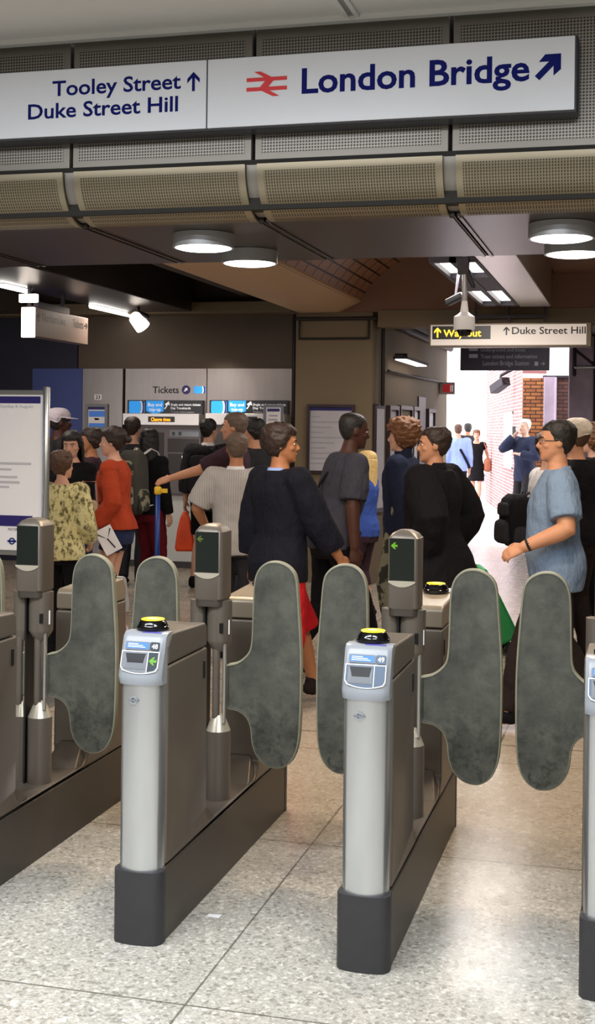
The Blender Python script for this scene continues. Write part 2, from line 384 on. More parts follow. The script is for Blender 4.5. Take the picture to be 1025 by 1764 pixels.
# bulkhead over the gates: core, flat perforated panels, rounded perforated panels, metal soffit
ZS, YB = 2.5, 6.40
bk = struct('wall_bulkhead', MB().box(-7.2, 3.6, YF+.04, YB-.01, ZS+.03, 3.6), M['seam'])
P0, PER = -1.533, .8135
seams = [P0+PER*k for k in range(-6, 6)]
for k in range(len(seams)-1):
    x0, x1 = seams[k]+.007, seams[k+1]-.007
    zt, zb = ZC-.005, 2.725
    b = .03
    mb = MB(); y = YF
    mb.box(x0, x1, y, y+.035, zb, zt, 0)
    o = struct('perforated_panel', mb, M['perfedge'], bk, bevel=.004)
    mb = MB(); mb.add([(x0+b, y-.0015, zb+b), (x1-b, y-.0015, zb+b), (x1-b, y-.0015, zt-b-.015), (x0+b, y-.0015, zt-b-.015)], [(0,1,2,3)])
    struct('mesh_field', mb, M['perf'], o)
    # quarter round
    R_ = .205; cy, cz = YF-.03+R_, ZS+R_
    def arc(r, a): return (cy - r*math.cos(a), cz - r*math.sin(a))
    xa, xb = seams[k]+.026, seams[k+1]-.026
    A = [PI/2*i/20 for i in range(21)]
    def strip(xl, xr, r, angs): 
        m_ = MB(); n = len(angs)
        m_.add([(xl, *arc(r, a)) for a in angs]+[(xr, *arc(r, a)) for a in angs], [(i, i+1, n+i+1, n+i) for i in range(n-1)]); return m_
    mb = MB(); prof = [arc(R_, a) for a in A]+[arc(R_-.012, a) for a in reversed(A)]
    mb.prism(prof, 0, xa, xb)
    o = struct('curved_panel', mb, M['perfedge2'], bk); smooth_angle(o)
    o2 = struct('mesh_field', strip(xa+.028, xb-.028, R_+.0012, [PI/2*(.09+.91*i/20) for i in range(21)]), M['perfc'], o, smooth=True)
    # grey end strip seen in the gap between two rounded panels
    mb = MB(); prof = [arc(R_-.02, a) for a in A]+[arc(R_-.06, a) for a in reversed(A)]
    mb.prism(prof, 0, xb, seams[k+1]+.026)
    o = struct('gap_strip', mb, M['perfedge'], bk); smooth_angle(o)
    # soffit panel
    o = struct('soffit_panel', MB().box(seams[k]+.004, seams[k+1]-.004, YF-.03+R_+.004, YB, ZS, ZS+.02), M['soffit'], bk, bevel=.003)
    mb = MB().box(seams[k]+.012, seams[k]+.026, YF+.19, YB-.005, ZS-.006, ZS).box(seams[k]-.026, seams[k]-.012, YF+.19, YB-.005, ZS-.006, ZS)
    struct('soffit_rib', mb, M['soffit'], bk)
struct('shadow_strip', MB().box(-7.2, 3.6, YF-.004, YF+.04, 2.70, 2.727), M['seam'], bk)  # dark strip drawn as the shadow line below the flat panels
struct('bulkhead_back', MB().box(-7.2, 3.6, YB-.01, YB, ZS, 3.6), M['soffit'], bk)

# direction sign on the bulkhead
YS = 4.9
sg = thing('direction_sign', 'long white overhead sign reading London Bridge, Tooley Street and Duke Street Hill', 'sign', (-1.6, YS, 2.976))
SM = sg.matrix_basis.inverted() if False else Matrix.Translation((1.6, -YS, -2.976))
xl, xr, xd = -3.4, -.235, -1.694
obj('sign_case', MB().box(xl-.008, xr+.014, .004, .115, -.149, .146).xf(lambda v: Vector((v.x+1.6, v.y, v.z))), M['sign_edge'], sg, bevel=.012)
obj('sign_face', MB().box(xl+1.6, xd-.003+1.6, -.004, .006, -.139, .139), M['sign'], sg, bevel=.002)
obj('sign_face', MB().box(xd+.003+1.6, xr+1.6, -.004, .006, -.139, .139), M['sign'], sg, bevel=.002)
for xh in (-3.0, -1.2, -.5): obj('bracket', MB().box(xh+1.57, xh+1.63, .1, .13, -.06, .06), M['sign_edge'], sg)
def sgn(px, py): p = yy(px, py, YS); return Vector((p.x+1.6, -.0045, p.z-2.976))
def sign_text(s, pxl, pxr, pyb_l, pcap, bold=.012):
    a, b = sgn(pxl, pyb_l), sgn(pxr, pyb_l)
    w = b.x-a.x; return text(s, M['text_navy'], sg, w, pcap*(CAM.y-0+YS*.967+.3)/FPX, Matrix.Translation((a.x, -.0046, a.z)) @ FRONT, bold=bold)
a = sgn(519, 161); b = sgn(912, 140)
def put(s, pl, pr, py0, cap_m, bold=.018): 
    A, B = sgn(pl, py0), sgn(pr, py0)
    text(s, M['text_navy'], sg, B.x-A.x, cap_m, Matrix.Translation((A.x, -.0046, A.z)) @ FRONT, bold=bold)
put('London Bridge', 520, 912, 161, .098, .022)
put('Tooley Street', 91, 312, 166, .062)
put('Duke Street Hill', 49, 307, 206, .062)
A = sgn(334, 141); arrow(M['text_navy'], sg, Matrix.Translation(A), .078)
# heavy diagonal arrow
A = sgn(946, 114); s_ = .105
pts = [(-.5,-.34),(-.34,-.5),(.16,0),(.16,-.36),(.42,-.14),(.42,.42),(-.14,.42),(-.36,.16),(0,.16)]
poly([(x*s_, z*s_) for x, z in pts], M['text_navy'], 'arrow', sg, .0012, Matrix.Translation(A))
# double-arrow railway emblem
A = sgn(460, 145); s_ = .084
mb = MB()
for q_, pts in enumerate(([(-1,.14),(1,.14),(1,.32),(-1,.32)], [(-1,-.32),(1,-.32),(1,-.14),(-1,-.14)],
            [(-.62,.60),(-.30,.60),(.42,.23),(.02,.23)], [(.02,.24),(.42,.24),(-.02,-.24),(-.42,-.24)], [(.62,-.60),(.30,-.60),(-.42,-.23),(-.02,-.23)])):
    mb.prism([(x*s_, z*s_) for x, z in pts], 1, -.0012-.0003*q_, 0)
mb.xf(lambda v: Matrix.Translation(A) @ v); obj('rail_emblem', mb, M['rail_red'], sg)

# drum lamps under the soffit
drum_labels = ['round grey drum lamp under the soffit, left of its pair below the curved panels', 'round grey drum lamp behind the left front drum lamp, lower in view',
               'round grey drum lamp at the right edge, front one of its pair', 'round grey drum lamp at the right edge, partly hidden behind another drum lamp']
for i, (px, py) in enumerate(((350.5, 430), (430, 456.5), (967, 414), (990, 441))):
    p = zz(px, py, 2.43)
    t = thing('drum_lamp', drum_labels[i], 'ceiling lamp', (p.x, p.y, ZS), 0, 'round drum lamps under the soffit')
    o = obj('lamp_drum', MB().lathe([(.10, 0.), (.1375, -.002), (.1385, -.055), (.1385, -.064), (.128, -.064), (.128, -.05), (.10, -.04)], n=48), M['drum'], t); smooth_angle(o)
    o = obj('diffuser', MB().lathe([(.127, -.05), (.127, -.064), (.11, -.069), (.06, -.071), (.001, -.072)], n=48), M['lamp'], t); smooth_angle(o, 60)
# ================================================================== TICKET GATES
def rrect(x0, x1, y0, y1, r, n=5):
    pts = []
    for cx, cy, a0 in ((x1-r, y0+r, -90), (x1-r, y1-r, 0), (x0+r, y1-r, 90), (x0+r, y0+r, 180)):
        for k in range(n+1):
            a = math.radians(a0+90*k/n); pts.append((cx+r*math.cos(a), cy+r*math.sin(a)))
    return pts
def bow(hw, yb, yf, bulge, n=14, r=.018):
    """column cross-section: flat back at yb, bowed front at yf, rounded front corners"""
    pts = []
    for k in range(n+1):
        u = -1+2*k/n; x = hw*u
        e = max(0, abs(u)-.78)/.22
        pts.append((x, yf + bulge*u*u + r*e**2.2))
    return pts + [(hw, yb), (-hw, yb)]
PADDLE = [(.158,1.138),(.19,1.130),(.220,1.108),(.237,1.069),(.246,.964),(.256,.816),(.258,.689),(.255,.54),(.247,.465),(.226,.413),(.195,.386),(.16,.378),(.118,.390),(.085,.424),(.069,.468),(.063,.520),(.047,.556),(.014,.578),(-.026,.584),(-.033,.60),(-.034,.66),(-.033,.735),(-.026,.750),(.010,.760),(.043,.785),(.061,.818),(.066,.891),(.069,1.015),(.075,1.073),(.092,1.110),(.122,1.133)]
def catmull(P, k=4):
    out = []; n = len(P)
    for i in range(n):
        p0, p1, p2, p3 = (Vector(P[(i+j) % n]) for j in (-1, 0, 1, 2))
        for s in range(k):
            t = s/k; out.append(.5*((2*p1)+(-p0+p2)*t+(2*p0-5*p1+4*p2-p3)*t*t+(-p0+3*p1-3*p2+p3)*t**3))
    return out
def inset(P, d):
    n = len(P); out = []; area = sum(P[i].x*P[(i+1) % n].y-P[(i+1) % n].x*P[i].y for i in range(n)); sg_ = 1 if area > 0 else -1
    for i in range(n):
        t = (P[(i+1) % n]-P[i-1]).normalized(); out.append(P[i]+Vector((-t.y, t.x))*d*sg_)
    return out
def paddle_mesh(side):
    base = catmull(PADDLE, 3); mb = MB(); n = len(base); rings = []
    for d, y in ((.006, -.0155), (.002, -.0135), (0, -.009), (0, .009), (.002, .0135), (.006, .0155)):
        rings.append([(p.x*side, y, p.y) for p in inset(base, d)])
    mb.loft(rings[:], 1, caps=False)
    f1 = [(p.x*side, -.0155, p.y) for p in inset(base, .0105)]; f2 = [(p.x*side, -.0145, p.y) for p in inset(base, .013)]
    g1 = [(v[0], -v[1], v[2]) for v in f1]; g2 = [(v[0], -v[1], v[2]) for v in f2]
    mb.loft([rings[0], f1, f2], 0, caps=False); mb.loft([rings[-1], g1, g2], 0, caps=False)
    mb.add(f2, [tuple(range(n))], 0); mb.add(g2, [tuple(range(n-1, -1, -1))], 0)
    return mb
HW = .0775
def cap_ring(z, yf, yb, bulge=.010): return [(x, y, z) for x, y in bow(.0725, yb, yf, bulge, 14, .012)]
FT, FB = Vector((0, -.7245, .957)), Vector((0, -.7668, .838))         # reader face plane, top and bottom centre
FU = (FT-FB).normalized(); FN = Vector((1, 0, 0)).cross(FU)            # FN points outwards (-Y)
FMX = Matrix(((1, FU.x, FN.x, FT.x), (0, FU.y, FN.y, FT.y), (0, FU.z, FN.z, FT.z), (0, 0, 0, 1)))   # (u, v, n) -> gate space; v measured up from the top edge
def face_slab(pts, m, name, parent, n0=0., n1=.002):
    mb = MB(); mb.prism(pts, 2, -.006, n1-.0045); mb.xf(lambda v: FMX @ v); return obj(name, mb, m, parent)
def front_module(g, number, lit, sgn_=1):
    """silver column, reader cap with slot, number and card reader; sgn_=-1 builds the far end (plain)"""
    fl = (lambda v: v) if sgn_ == 1 else (lambda v: Vector((-v.x, -v.y, v.z)))
    o = obj('end_column', MB().loft([[(x, y, z) for x, y in bow(.0715, -.70, -.7630, .026, 18, .02)] for z in (.226, .24, .5, .822)]).xf(fl), M['silver'], g); smooth_angle(o, 50)
    o = obj('kick_plate', MB().loft([[(x, y, z) for x, y in bow(.081, -.712, -.772, .014)] for z in (0., .01, .222, .228)]).xf(fl), M['foot'], g); smooth_angle(o, 50)
    rings = [cap_ring(.812, -.7655, -.70, .017), cap_ring(.822, -.7675, -.70, .014), cap_ring(.838, -.765, -.70, .005), cap_ring(.900, -.7428, -.69, .004), cap_ring(.957, -.7230, -.67, .003), cap_ring(.966, -.712, -.66, .004), cap_ring(.969, -.700, -.65, .002)]
    o = obj('reader_cap', MB().loft(rings).xf(fl), M['cap'], g); smooth_angle(o, 35)
    cap = o
    t = obj('card_reader', MB().lathe([(.050, 0), (.0525, .004), (.0525, .014), (.049, .017), (.047, .021), (.041, .034), (.038, .036)], (0, 0, 0), 36).xf(lambda v: fl(v+Vector((0, -.640, .966)))), M['blackgloss'], g); smooth_angle(t, 35)
    d = obj('touch_disc', MB().lathe([(.038, 0), (.038, .0025), (.036, .0038), (.001, .0045)], (0, 0, 0), 36).xf(lambda v: fl(v+Vector((0, -.640, 1.0015)))), M['yellow'], t); smooth_angle(d, 35)
    if sgn_ == -1: return
    mb = MB().prism([(-.016, -.008), (.012, -.008), (.016, .008), (-.012, .008)], 2, 0, .0006).xf(lambda v: v+Vector((0, -.642, 1.006)))
    obj('touch_mark', mb, M['white'], d)
    obj('sticker', MB().box(-.012, .052, -.704, -.688, .9685, .9697), M['purple'], cap)
    # face details: u right, v down from the top edge (negative)
    def q(u0, u1, v0, v1): return [(u0, -v1), (u1, -v1), (u1, -v0), (u0, -v0)]
    o = face_slab(rr2(-.055, .028, .014, .040, .004), M['capdark'], 'label_frame', cap, .0, .0058)
    l = face_slab(rr2(-.051, .024, .0175, .0365, .003), M['blue_label'], 'blue_label', cap, .001, .0066)
    mb = MB()
    for k, (a, b) in enumerate(((-.046, -.012), (-.046, .004), (-.046, .012))): mb.prism(q(a, b, .0205+.005*k, .0225+.005*k), 2, .000, .0027)
    mb.xf(lambda v: FMX @ v); obj('small_print', mb, M['text_white'], l)
    pl = face_slab(rr2(.030, .058, .014, .040, .002), M['slatedk'] if lit else M['slate'], 'number_plate', cap, 0., .0066)
    text(number, M['text_white'], pl, .020, .0145, FMX @ at(.034, -.0345, .0024), name='number', bold=.01)
    # white outlined panel with curved lower edge
    def panel(e):
        top = -.044-e; pts = [(-.064+e, top), (-.064+e, -.094+e*.6)]
        for k in range(11):
            u = -1+2*k/10; pts.append((u*(.056-e), -.106-.010*(1-u*u)+e))
        pts += [(.062-e, -.094+e*.6), (.062-e, top)]
        return pts[::-1]
    face_slab(panel(0.), M['white'], 'reader_outline', cap, 0., .0056)
    face_slab(panel(.0028), M['capdark'] if lit else M['slate'], 'reader_panel', cap, .001, .0062)
    face_slab([(.0245, -.047), (.0245, -.1105), (.027, -.110), (.027, -.047)][::-1], M['white'], 'divider', cap, .002, .0068)
    ap = face_slab([(.0275, -.047), (.0275, -.108), (.050, -.103), (.0585, -.093), (.0590, -.047)][::-1], M['slatedk'] if lit else M['slate'], 'arrow_panel', cap, .002, .0066)
    if lit:
        mb = MB(); mb.prism([(x*.028, z*.028) for x, z in [(-.5,0),(0,-.45),(.22,-.45),(.0,-.14),(.42,-.14),(.42,.14),(.0,.14),(.22,.45),(0,.45)]], 2, .000, .0026); mb.xf(lambda v: FMX @ (v+Vector((.044, -.074, 0)))); obj('arrow', mb, M['green_led'], ap)
    # slot: sloped tray and black mouth
    face_slab(q(-.054, .020, .050, .102), M['capdark'], 'slot_tray', cap, .002, .0070)
    face_slab([(-.050, -.052), (-.042, -.078), (.012, -.078), (.018, -.052)][::-1], M['slot'], 'slot_hood', cap, .003, .0074)
    face_slab(q(-.042, .012, .0715, .0805), M['black'], 'ticket_slot', cap, .003, .0092)
    face_slab([(-.050, -.100), (.016, -.100), (.012, -.0805), (-.042, -.0805)], M['slotgrey'], 'slot_lip', cap, .003, .0076)
    # small roundel on the column
    to = at(-.014, -.7640, .765)
    annulus(.0085, .0130, M['cap'], 'roundel_ring', g, to); poly([(-.018, -.003), (.018, -.003), (.018, .003), (-.018, .003)], M['capdark'], 'roundel_bar', g, .0025, to)
def rr2(u0, u1, v0, v1, r): return [(x, y) for x, y in rrect(u0, u1, -v1, -v0, r, 3)]

def make_gate(number, lit, green, label, X):
    g = thing('ticket_gate', label, 'ticket gate', (X, 4.5, 0), 0, 'line of automatic ticket gates')
    obj('plinth', MB().box(-HW-.002, HW+.002, -.712, .712, 0, .232), M['bronze_dark'], g, bevel=.004)
    # side body with the rounded notch
    half = [(-.70, .236), (-.70, .866), (-.318, .866), (-.318, .315)]
    for k in range(7):
        a = PI+PI/2*k/6; half.append((-.318+.065+.065*math.cos(a), .250+.065+.065*math.sin(a)))
    prof = half + [(-x, z) for x, z in reversed(half)]
    obj('body', MB().prism(prof, 0, -HW, HW), M['bronze'], g, bevel=.010, seg=3)
    for sg_ in (1, -1):
        fl = (lambda v: v) if sg_ == 1 else (lambda v: Vector((-v.x, -v.y, v.z)))
        lid = [(-.70, .870), (-.70, .930), (-.665, .967), (-.34, .953), (-.322, .938), (-.322, .870)]
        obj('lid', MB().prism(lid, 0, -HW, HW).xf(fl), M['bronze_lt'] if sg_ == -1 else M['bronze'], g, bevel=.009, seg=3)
        obj('catch', MB().box(HW-.002, HW+.003, -.365, -.345, .765, .825).xf(lambda v: v if sg_ == 1 else Vector((v.x, -v.y, v.z))), M['black'], g, bevel=.002)
    front_module(g, number, lit); front_module(g, number, lit, -1)
    # ramps at both ends of the notch floor
    for s in (1, -1):
        mb = MB(); mb.add([(HW-.004, s*.315, .248), (HW-.004, s*.20, .248), (-HW+.004, s*.20, .248), (-HW+.004, s*.315, .248), (HW-.03, s*.315, .335), (-HW+.03, s*.315, .335)], [(0,1,2,3), (0,4,1), (1,4,5,2), (2,5,3), (0,3,5,4)])
        obj('ramp', mb, M['bronze'], g, bevel=.006)
    # two mechanism posts, one for each paddle
    for s, cx, r in ((1, .014, .047), (-1, -.062, .036)):
        o = obj('lower_post', MB().lathe([(r, .246), (r, .500), (r*.985, .503)], (cx, .0, 0), 32), M['bronze'], g); smooth_angle(o)
        k = obj('post_cone', MB().lathe([(r*.985, .503), (r*.50, .556), (r*.45, .560), (.004, .561)], (cx, .0, 0), 32), M['lip'], o); smooth_angle(k)
        rd = obj('inner_rod', MB().lathe([(.014, .55), (.014, .83)], (cx-.006, -.012, 0), 16), M['bronze'], g); smooth_angle(rd)
        rd = obj('hinge_rod', MB().lathe([(.007, .535), (.007, .83)], (cx+s*.029, -.022, 0), 12), M['chrome'], g); smooth_angle(rd)
        o = obj('upper_post', MB().lathe([(.020, .795), (r*.97, .832), (r, .838), (r, .985)], (cx, .0, 0), 32), M['bronze'], g); smooth_angle(o)
        if s == 1: obj('sensor_window', MB().box(cx+.015, cx+.028, -.0455, -.03, .868, .905), M['black'], o)
        if s == 1: obj('sensor_strip', MB().box(cx+.0385, cx+.045, -.02, -.008, .862, .915), M['white'], o)
    obj('post_seam', MB().box(-.0345, -.0285, -.038, .030, .246, .985), M['black'], g)
    # hinge arms: paddles close the two aisles
    for s in (1, -1):
        p = obj('paddle', paddle_mesh(s).xf(lambda v: v+Vector((s*(HW), 0, 0))), [M['rubber'], M['rim']], g)
        for po in p.data.polygons: po.use_smooth = True
        smooth_angle(p, 35)
    # display housing on top
    h = MB(); x0, x1, y0, y1 = -.068, .042, -.062, .062
    rings = []
    for z, e in ((.988, .004), (.994, 0), (1.24, 0), (1.252, .003), (1.262, .012), (1.268, .03)):
        rings.append([(x, y, z-(.010 if z > 1.25 else 0)*(abs((x+.018)/.054)**2)) for x, y in rrect(x0+e, x1-e, y0+e, y1-e, .018)])
    hs = obj('display_housing', h.loft(rings), M['bronze'], g); smooth_angle(hs, 35)
    o = obj('collar', MB().loft([[(x, y, z) for x, y in rrect(x0+.002, x1-.002, y0+.002, y1-.002, .03)] for z in (.966, .988)]), M['bronze_dark'], g); smooth_angle(o)
    sc = obj('screen', MB().prism([(x0+.008, 1.092), (x1-.014, 1.092), (x1-.014, 1.240), (x0+.008, 1.240)], 1, y0-.0015, y0+.004), M['screen'], hs)
    lip = [(x0+.004, 1.090), (x1-.010, 1.090)] + [(x1-.010-(x1-x0-.014)*k/10, 1.085-.017*(1-(2*k/10-1)**2)) for k in range(11)]
    obj('screen_lip', MB().prism(lip[::-1], 1, y0-.003, y0+.004), M['lip'], hs)
    if green:
        mb = MB(); mb.prism([(x*.026, z*.026) for x, z in [(-.5,0),(0,-.45),(.22,-.45),(.0,-.14),(.42,-.14),(.42,.14),(.0,.14),(.22,.45),(0,.45)]], 1, -.0005, .0); mb.xf(lambda v: v+Vector((-.043, y0-.0016, 1.214))); obj('arrow', mb, M[green], sc)
    # rivets / far-side twin screen
    obj('screen', MB().prism([(x0+.014, 1.092), (x1-.008, 1.092), (x1-.008, 1.240), (x0+.014, 1.240)], 1, y1-.004, y1+.0015), M['screen'], hs)
    return g
make_gate('47', False, None, 'leftmost ticket gate, cut off by the left edge of the photo', -2.2205)
make_gate('48', True, 'green_dim', 'bronze and silver ticket gate numbered 48 with lit green arrow beside its slot', -1.4975)
make_gate('49', False, 'green_led', 'bronze and silver ticket gate numbered 49, in the middle of the row', -.7735)
make_gate('50', False, None, 'ticket gate cut off by the right edge, only its left paddle and corner showing', -.0585)
# scrap of paper on the floor
p = zz(368, 1579, 0)
o = obj('paper_scrap', MB().loft([[(-.024,-.008,.001),(.022,-.012,.001),(.026,.010,.004),(-.020,.012,.002)], [(-.024,-.008,.002),(.022,-.012,.002),(.026,.010,.005),(-.020,.012,.003)]]), M['paper'], None, (p.x, p.y, 0)); tag(o, 'small scrap of white paper lying on the floor between the gates', 'litter')
# ================================================================== THE HALL BEHIND THE GATES
M['vaultbrown'] = mat('brown plaster', '#7a5a48', .8, 0, .12, 1.5)
M['paving'] = mat('pale outdoor paving', '#e4dfe2', .6, 0, .05, 1)
YW = 14.0
def X_(px, Y, py=740): return yy(px, py, Y).x
def Z_(px, py, Y): return yy(px, py, Y).z
XC = -2.62                                                   # corridor left wall
struct('floor_outside', MB().box(-30, 12, 18.3, 120., -.1, 0.), M['paving'])
ub = struct('wall_back', MB().box(-9.5, X_(505, YW), YW+.03, YW+.3, 0, 3.7), M['conc'])
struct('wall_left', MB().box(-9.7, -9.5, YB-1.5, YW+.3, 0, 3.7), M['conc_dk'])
struct('wall_right', MB().box(3.4, 3.6, 5.02, 18.6, 0, 3.7), M['conc'])
pl = [(X_(508, 13.1), 13.1), (X_(640, 13.1), 13.1), (XC, 13.49), (XC, 18.24), (XC-.35, 18.24), (XC-.35, 14.3), (X_(508, 13.1), 14.3)]
struct('wall_corridor_left', MB().prism(pl, 2, 0, 2.86), M['conc_lt'])
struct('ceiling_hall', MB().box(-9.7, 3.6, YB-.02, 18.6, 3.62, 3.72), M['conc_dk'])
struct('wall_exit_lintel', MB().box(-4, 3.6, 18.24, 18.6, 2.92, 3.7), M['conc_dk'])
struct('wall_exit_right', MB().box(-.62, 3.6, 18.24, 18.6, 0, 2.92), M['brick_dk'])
struct('column_exit', MB().prism(rrect(-.90, -.56, 18.0, 18.45, .03), 2, 0, 2.95), M['stone'])
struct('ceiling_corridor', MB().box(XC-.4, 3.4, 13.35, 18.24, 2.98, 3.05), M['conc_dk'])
struct('beam_across', MB().box(XC+.005, 3.4, 13.08, 13.35, 2.70, 2.88), M['conc_lt'], bevel=.01)
struct('wall_vault_end', MB().box(-3.5, 3.4, 13.1, 13.35, 2.862, 3.68), M['vaultbrown'])
# dark and coloured cladding of the back wall
z0 = Z_(215, 635, YW)
struct('trim_back_dark', MB().box(-9.5, X_(132, YW), YW-.01, YW+.03, 0, 2.95), M['navy_wall'])
struct('trim_back_blue', MB().box(X_(57, YW), X_(144, YW), YW-.03, YW-.01, 0, z0), M['blue_wall'])
struct('panel_stainless', MB().box(X_(145, YW), X_(214, YW), YW-.06, YW+.02, 0, z0), M['stainless'], bevel=.004)
struct('panel_stainless', MB().box(X_(216, YW), X_(356, YW), YW-.02, YW+.02, 0, z0), M['stainless'], bevel=.003)
struct('panel_stainless', MB().box(X_(357, YW), X_(503, YW), YW-.02, YW+.02, 0, z0), M['stainless'], bevel=.003)
struct('trim_ledge', MB().box(-9.5, X_(510, YW), YW-.28, YW+.03, 2.93, 3.06), M['conc_lt'], bevel=.01)
# conduits
def pipe(name, pts, r, m, parent=None, n=8):
    mb = MB()
    for a, b in zip(pts[:-1], pts[1:]): mb.limb([a, b], [r, r], n)
    return struct(name, mb, m, parent, smooth=True)
x5 = X_(506, 13.95)
pipe('conduit', [(x5, 13.94, 2.9), (x5, 13.94, 1.2)], .028, M['cable'])
xa, xb = X_(513, 13.06), X_(633, 13.06); zt, zb = Z_(570, 549, 13.06), Z_(570, 583, 13.06)
pipe('conduit', [(X_(510, 13.06), 13.06, zt), (X_(645, 13.06), 13.06, zt)], .02, M['cable'])
pipe('conduit', [(xa, 13.07, zt), (xa, 13.07, zb), (xb, 13.07, zb), (xb, 13.07, zt)], .012, M['cable'])
p = xx(659, 700, XC+.03); pipe('conduit', [(XC+.03, p.y, 2.84), (XC+.03, p.y, 1.9)], .022, M['cable'])
pipe('conduit', [(XC+.05, 13.5, 2.80), (XC+.05, 18.2, 2.80)], .045, M['cable'])
pipe('conduit', [(XC+.03, 13.6, 2.27), (XC+.03, 18.2, 2.30)], .015, M['cable'])
# beams and vault
def beamY(name, x0, x1, z0, z1, y0, y1, m, **k): return struct(name, MB().box(x0, x1, y0, y1, z0, z1), m, bevel=.012, **k)
beamY('beam_left', -5.78, -4.9, 2.95, 3.62, YB, YW-.25, M['soffit'])
beamY('beam_far_left', -7.6, -7.0, 2.95, 3.62, YB, YW-.25, M['conc_dk'])
struct('beam_tan', MB().prism([(-3.46, 2.86), (-3.02, 2.86), (-2.80, 2.97), (-2.80, 3.62), (-3.46, 3.62)], 1, YB, 13.12), M['tan'])
struct('beam_dark', MB().prism([(-4.9, 3.5), (-4.3, 3.12), (-4.15, 3.12), (-4.15, 3.62), (-4.9, 3.62)], 1, YB, YW), M['conc_dk'])
for yb_ in (8.6, 11.2): struct('beam_rib', MB().box(-4.9, -3.46, yb_, yb_+.25, 3.25, 3.62), M['conc_dk'])
beamY('beam_silver', -1.10, -.80, 2.84, 3.62, YB, 12.55, M['stain_lt'])
mb = MB(); A = [math.radians(29)+math.radians(122)*i/30 for i in range(31)]
r1 = [(-1.9+1.05*math.cos(a), 2.45+1.05*math.sin(a)) for a in A]; r2 = [(-1.9+1.15*math.cos(a), 2.45+1.15*math.sin(a)) for a in reversed(A)]
o = struct('ceiling_vault', MB().prism(r1+r2, 1, YB, 13.1), M['tiles']); smooth_angle(o)
struct('ceiling_right', MB().box(-.80, 3.4, YB, 13.1, 3.22, 3.62), M['vaultbrown'])

# lamps of the hall
def tube_lamp(name, label, a, b, w, h, group=None):
    a, b = Vector(a), Vector(b); t = thing(name, label, 'strip light', (a.x, a.y, a.z), 0, group); L = (b-a).length
    obj('lamp_housing', MB().box(-w/2-.01, w/2+.01, 0, L, .0, .03), M['machine'], t, bevel=.004)
    obj('diffuser', MB().prism([(x, z) for x, z in [(-w/2, 0), (w/2, 0), (w/2*.8, -h), (-w/2*.8, -h)]], 1, .01, L-.01), M['lamp'], t); return t
for (pa, pb, lb) in (((0, 493), (49, 499), 'bright strip light on the left beam, at the left edge of the photo'), ((158, 526), (229, 539), 'bright strip light on the left beam above the Tickets wall')):
    a, b = xx(pa[0]-.1, pa[1], -5.72), xx(pb[0], pb[1], -5.72); tube_lamp('strip_light', lb, (-5.72, a.y, 2.945), (-5.72, b.y, 2.945), .08, .03, 'strip lights under the left beam')
p = dep(238, 553, 14.0); t = thing('spotlight', 'small white spotlight hanging under the end of the left beam', 'spotlight', (p.x, p.y, 2.95))
dz = p.z-2.95
obj('mount', MB().limb([(0, 0, 0), (0, 0, dz+.1), (.10, 0, dz+.05)], [.02, .02, .03]), M['iron'], t, smooth=True)
mb = MB().lathe([(.04, .10), (.075, .06), (.085, -.09), (.08, -.10), (.001, -.10)], n=20); R3 = Matrix.Rotation(math.radians(-40), 4, 'Y'); mb.xf(lambda v: R3 @ v + Vector((.0, 0, dz)))
obj('lamp_head', mb, M['soft_glow'], t, smooth=True)
# ceiling light trough beside the silver beam
t = thing('light_trough', 'dark ceiling trough with glowing panes beside the silver beam', 'ceiling light', (-1.28, 10.9, 2.86))
y0, y1 = -1.75, 1.55
fr = MB().box(-.18, -.15, y0, y1, -.02, .12).box(.15, .18, y0, y1, -.02, .12).box(-.15, .15, y0, y0+.06, -.02, .12).box(-.15, .15, y1-.06, y1, -.02, .12).box(-.18, .18, y0, y1, .12, .15).box(-.15, .15, -.75, .25, -.015, .1).box(-.03, .02, y0, y1, -.02, .1)
obj('trough_frame', fr, M['iron'], t)
for ya, yb in ((-1.62, -.80), (.30, 1.42)):
    obj('light_pane', MB().box(-.15, -.035, ya, yb, .02, .04), M['lamp'], t); obj('light_pane', MB().box(.025, .15, ya, yb, .02, .04), M['lamp'], t)
for x in (-.12, .12): obj('hanger', MB().limb([(x, 0, .15), (x, 0, .42)], [.012, .012]), M['iron'], t)
# small wall lamp in the corridor
p = xx(702, 622, XC+.14); t = thing('wall_lamp', 'narrow wall lamp on a bracket in the corridor beyond the pillar', 'wall lamp', (XC, p.y, p.z))
obj('lamp_bracket', MB().box(0, .14, -.02, .02, .06, .085).box(.10, .13, -.02, .02, -.01, .07), M['iron'], t)
obj('lamp_housing', MB().box(.06, .22, -.45, 1.0, .0, .03), M['iron'], t, bevel=.004); obj('diffuser', MB().box(.08, .20, -.43, .98, -.012, .0), M['soft_glow'], t)

# ------------------------------------------------------------------ hanging signs
def T(px, py, Y, base): p = yy(px, py, Y); return Vector((p.x-base.x, -.0, p.z-base.z))
def fit_text(s, parent, base, Y, pl, pr, pyb, ptop, m, y=-.002, bold=.0):
    a, b = T(pl, pyb, Y, base), T(pr, pyb, Y, base); c_ = T(pl, ptop, Y, base)
    return text(s, m, parent, b.x-a.x, max(.003, c_.z-a.z), Matrix.Translation((a.x, y, a.z)) @ FRONT, bold=bold)
YD = 12.85
a, b = yy(739, 557, YD), yy(1019, 597, YD); base = Vector((a.x, YD, a.z))
t = thing('hanging_sign', 'long illuminated hanging sign reading Duke Street Hill with amber Way out display', 'sign', base)
w, h = b.x-a.x, a.z-b.z
obj('sign_body', MB().box(0, w, .004, .16, -h, 0), M['brass'], t, bevel=.008)
obj('sign_face', MB().box(.02, w-.05, -.002, .006, -h+.02, -.02), M['lightbox'], t, bevel=.002)
l0, l1 = T(745, 562, YD, base), T(845, 584, YD, base)
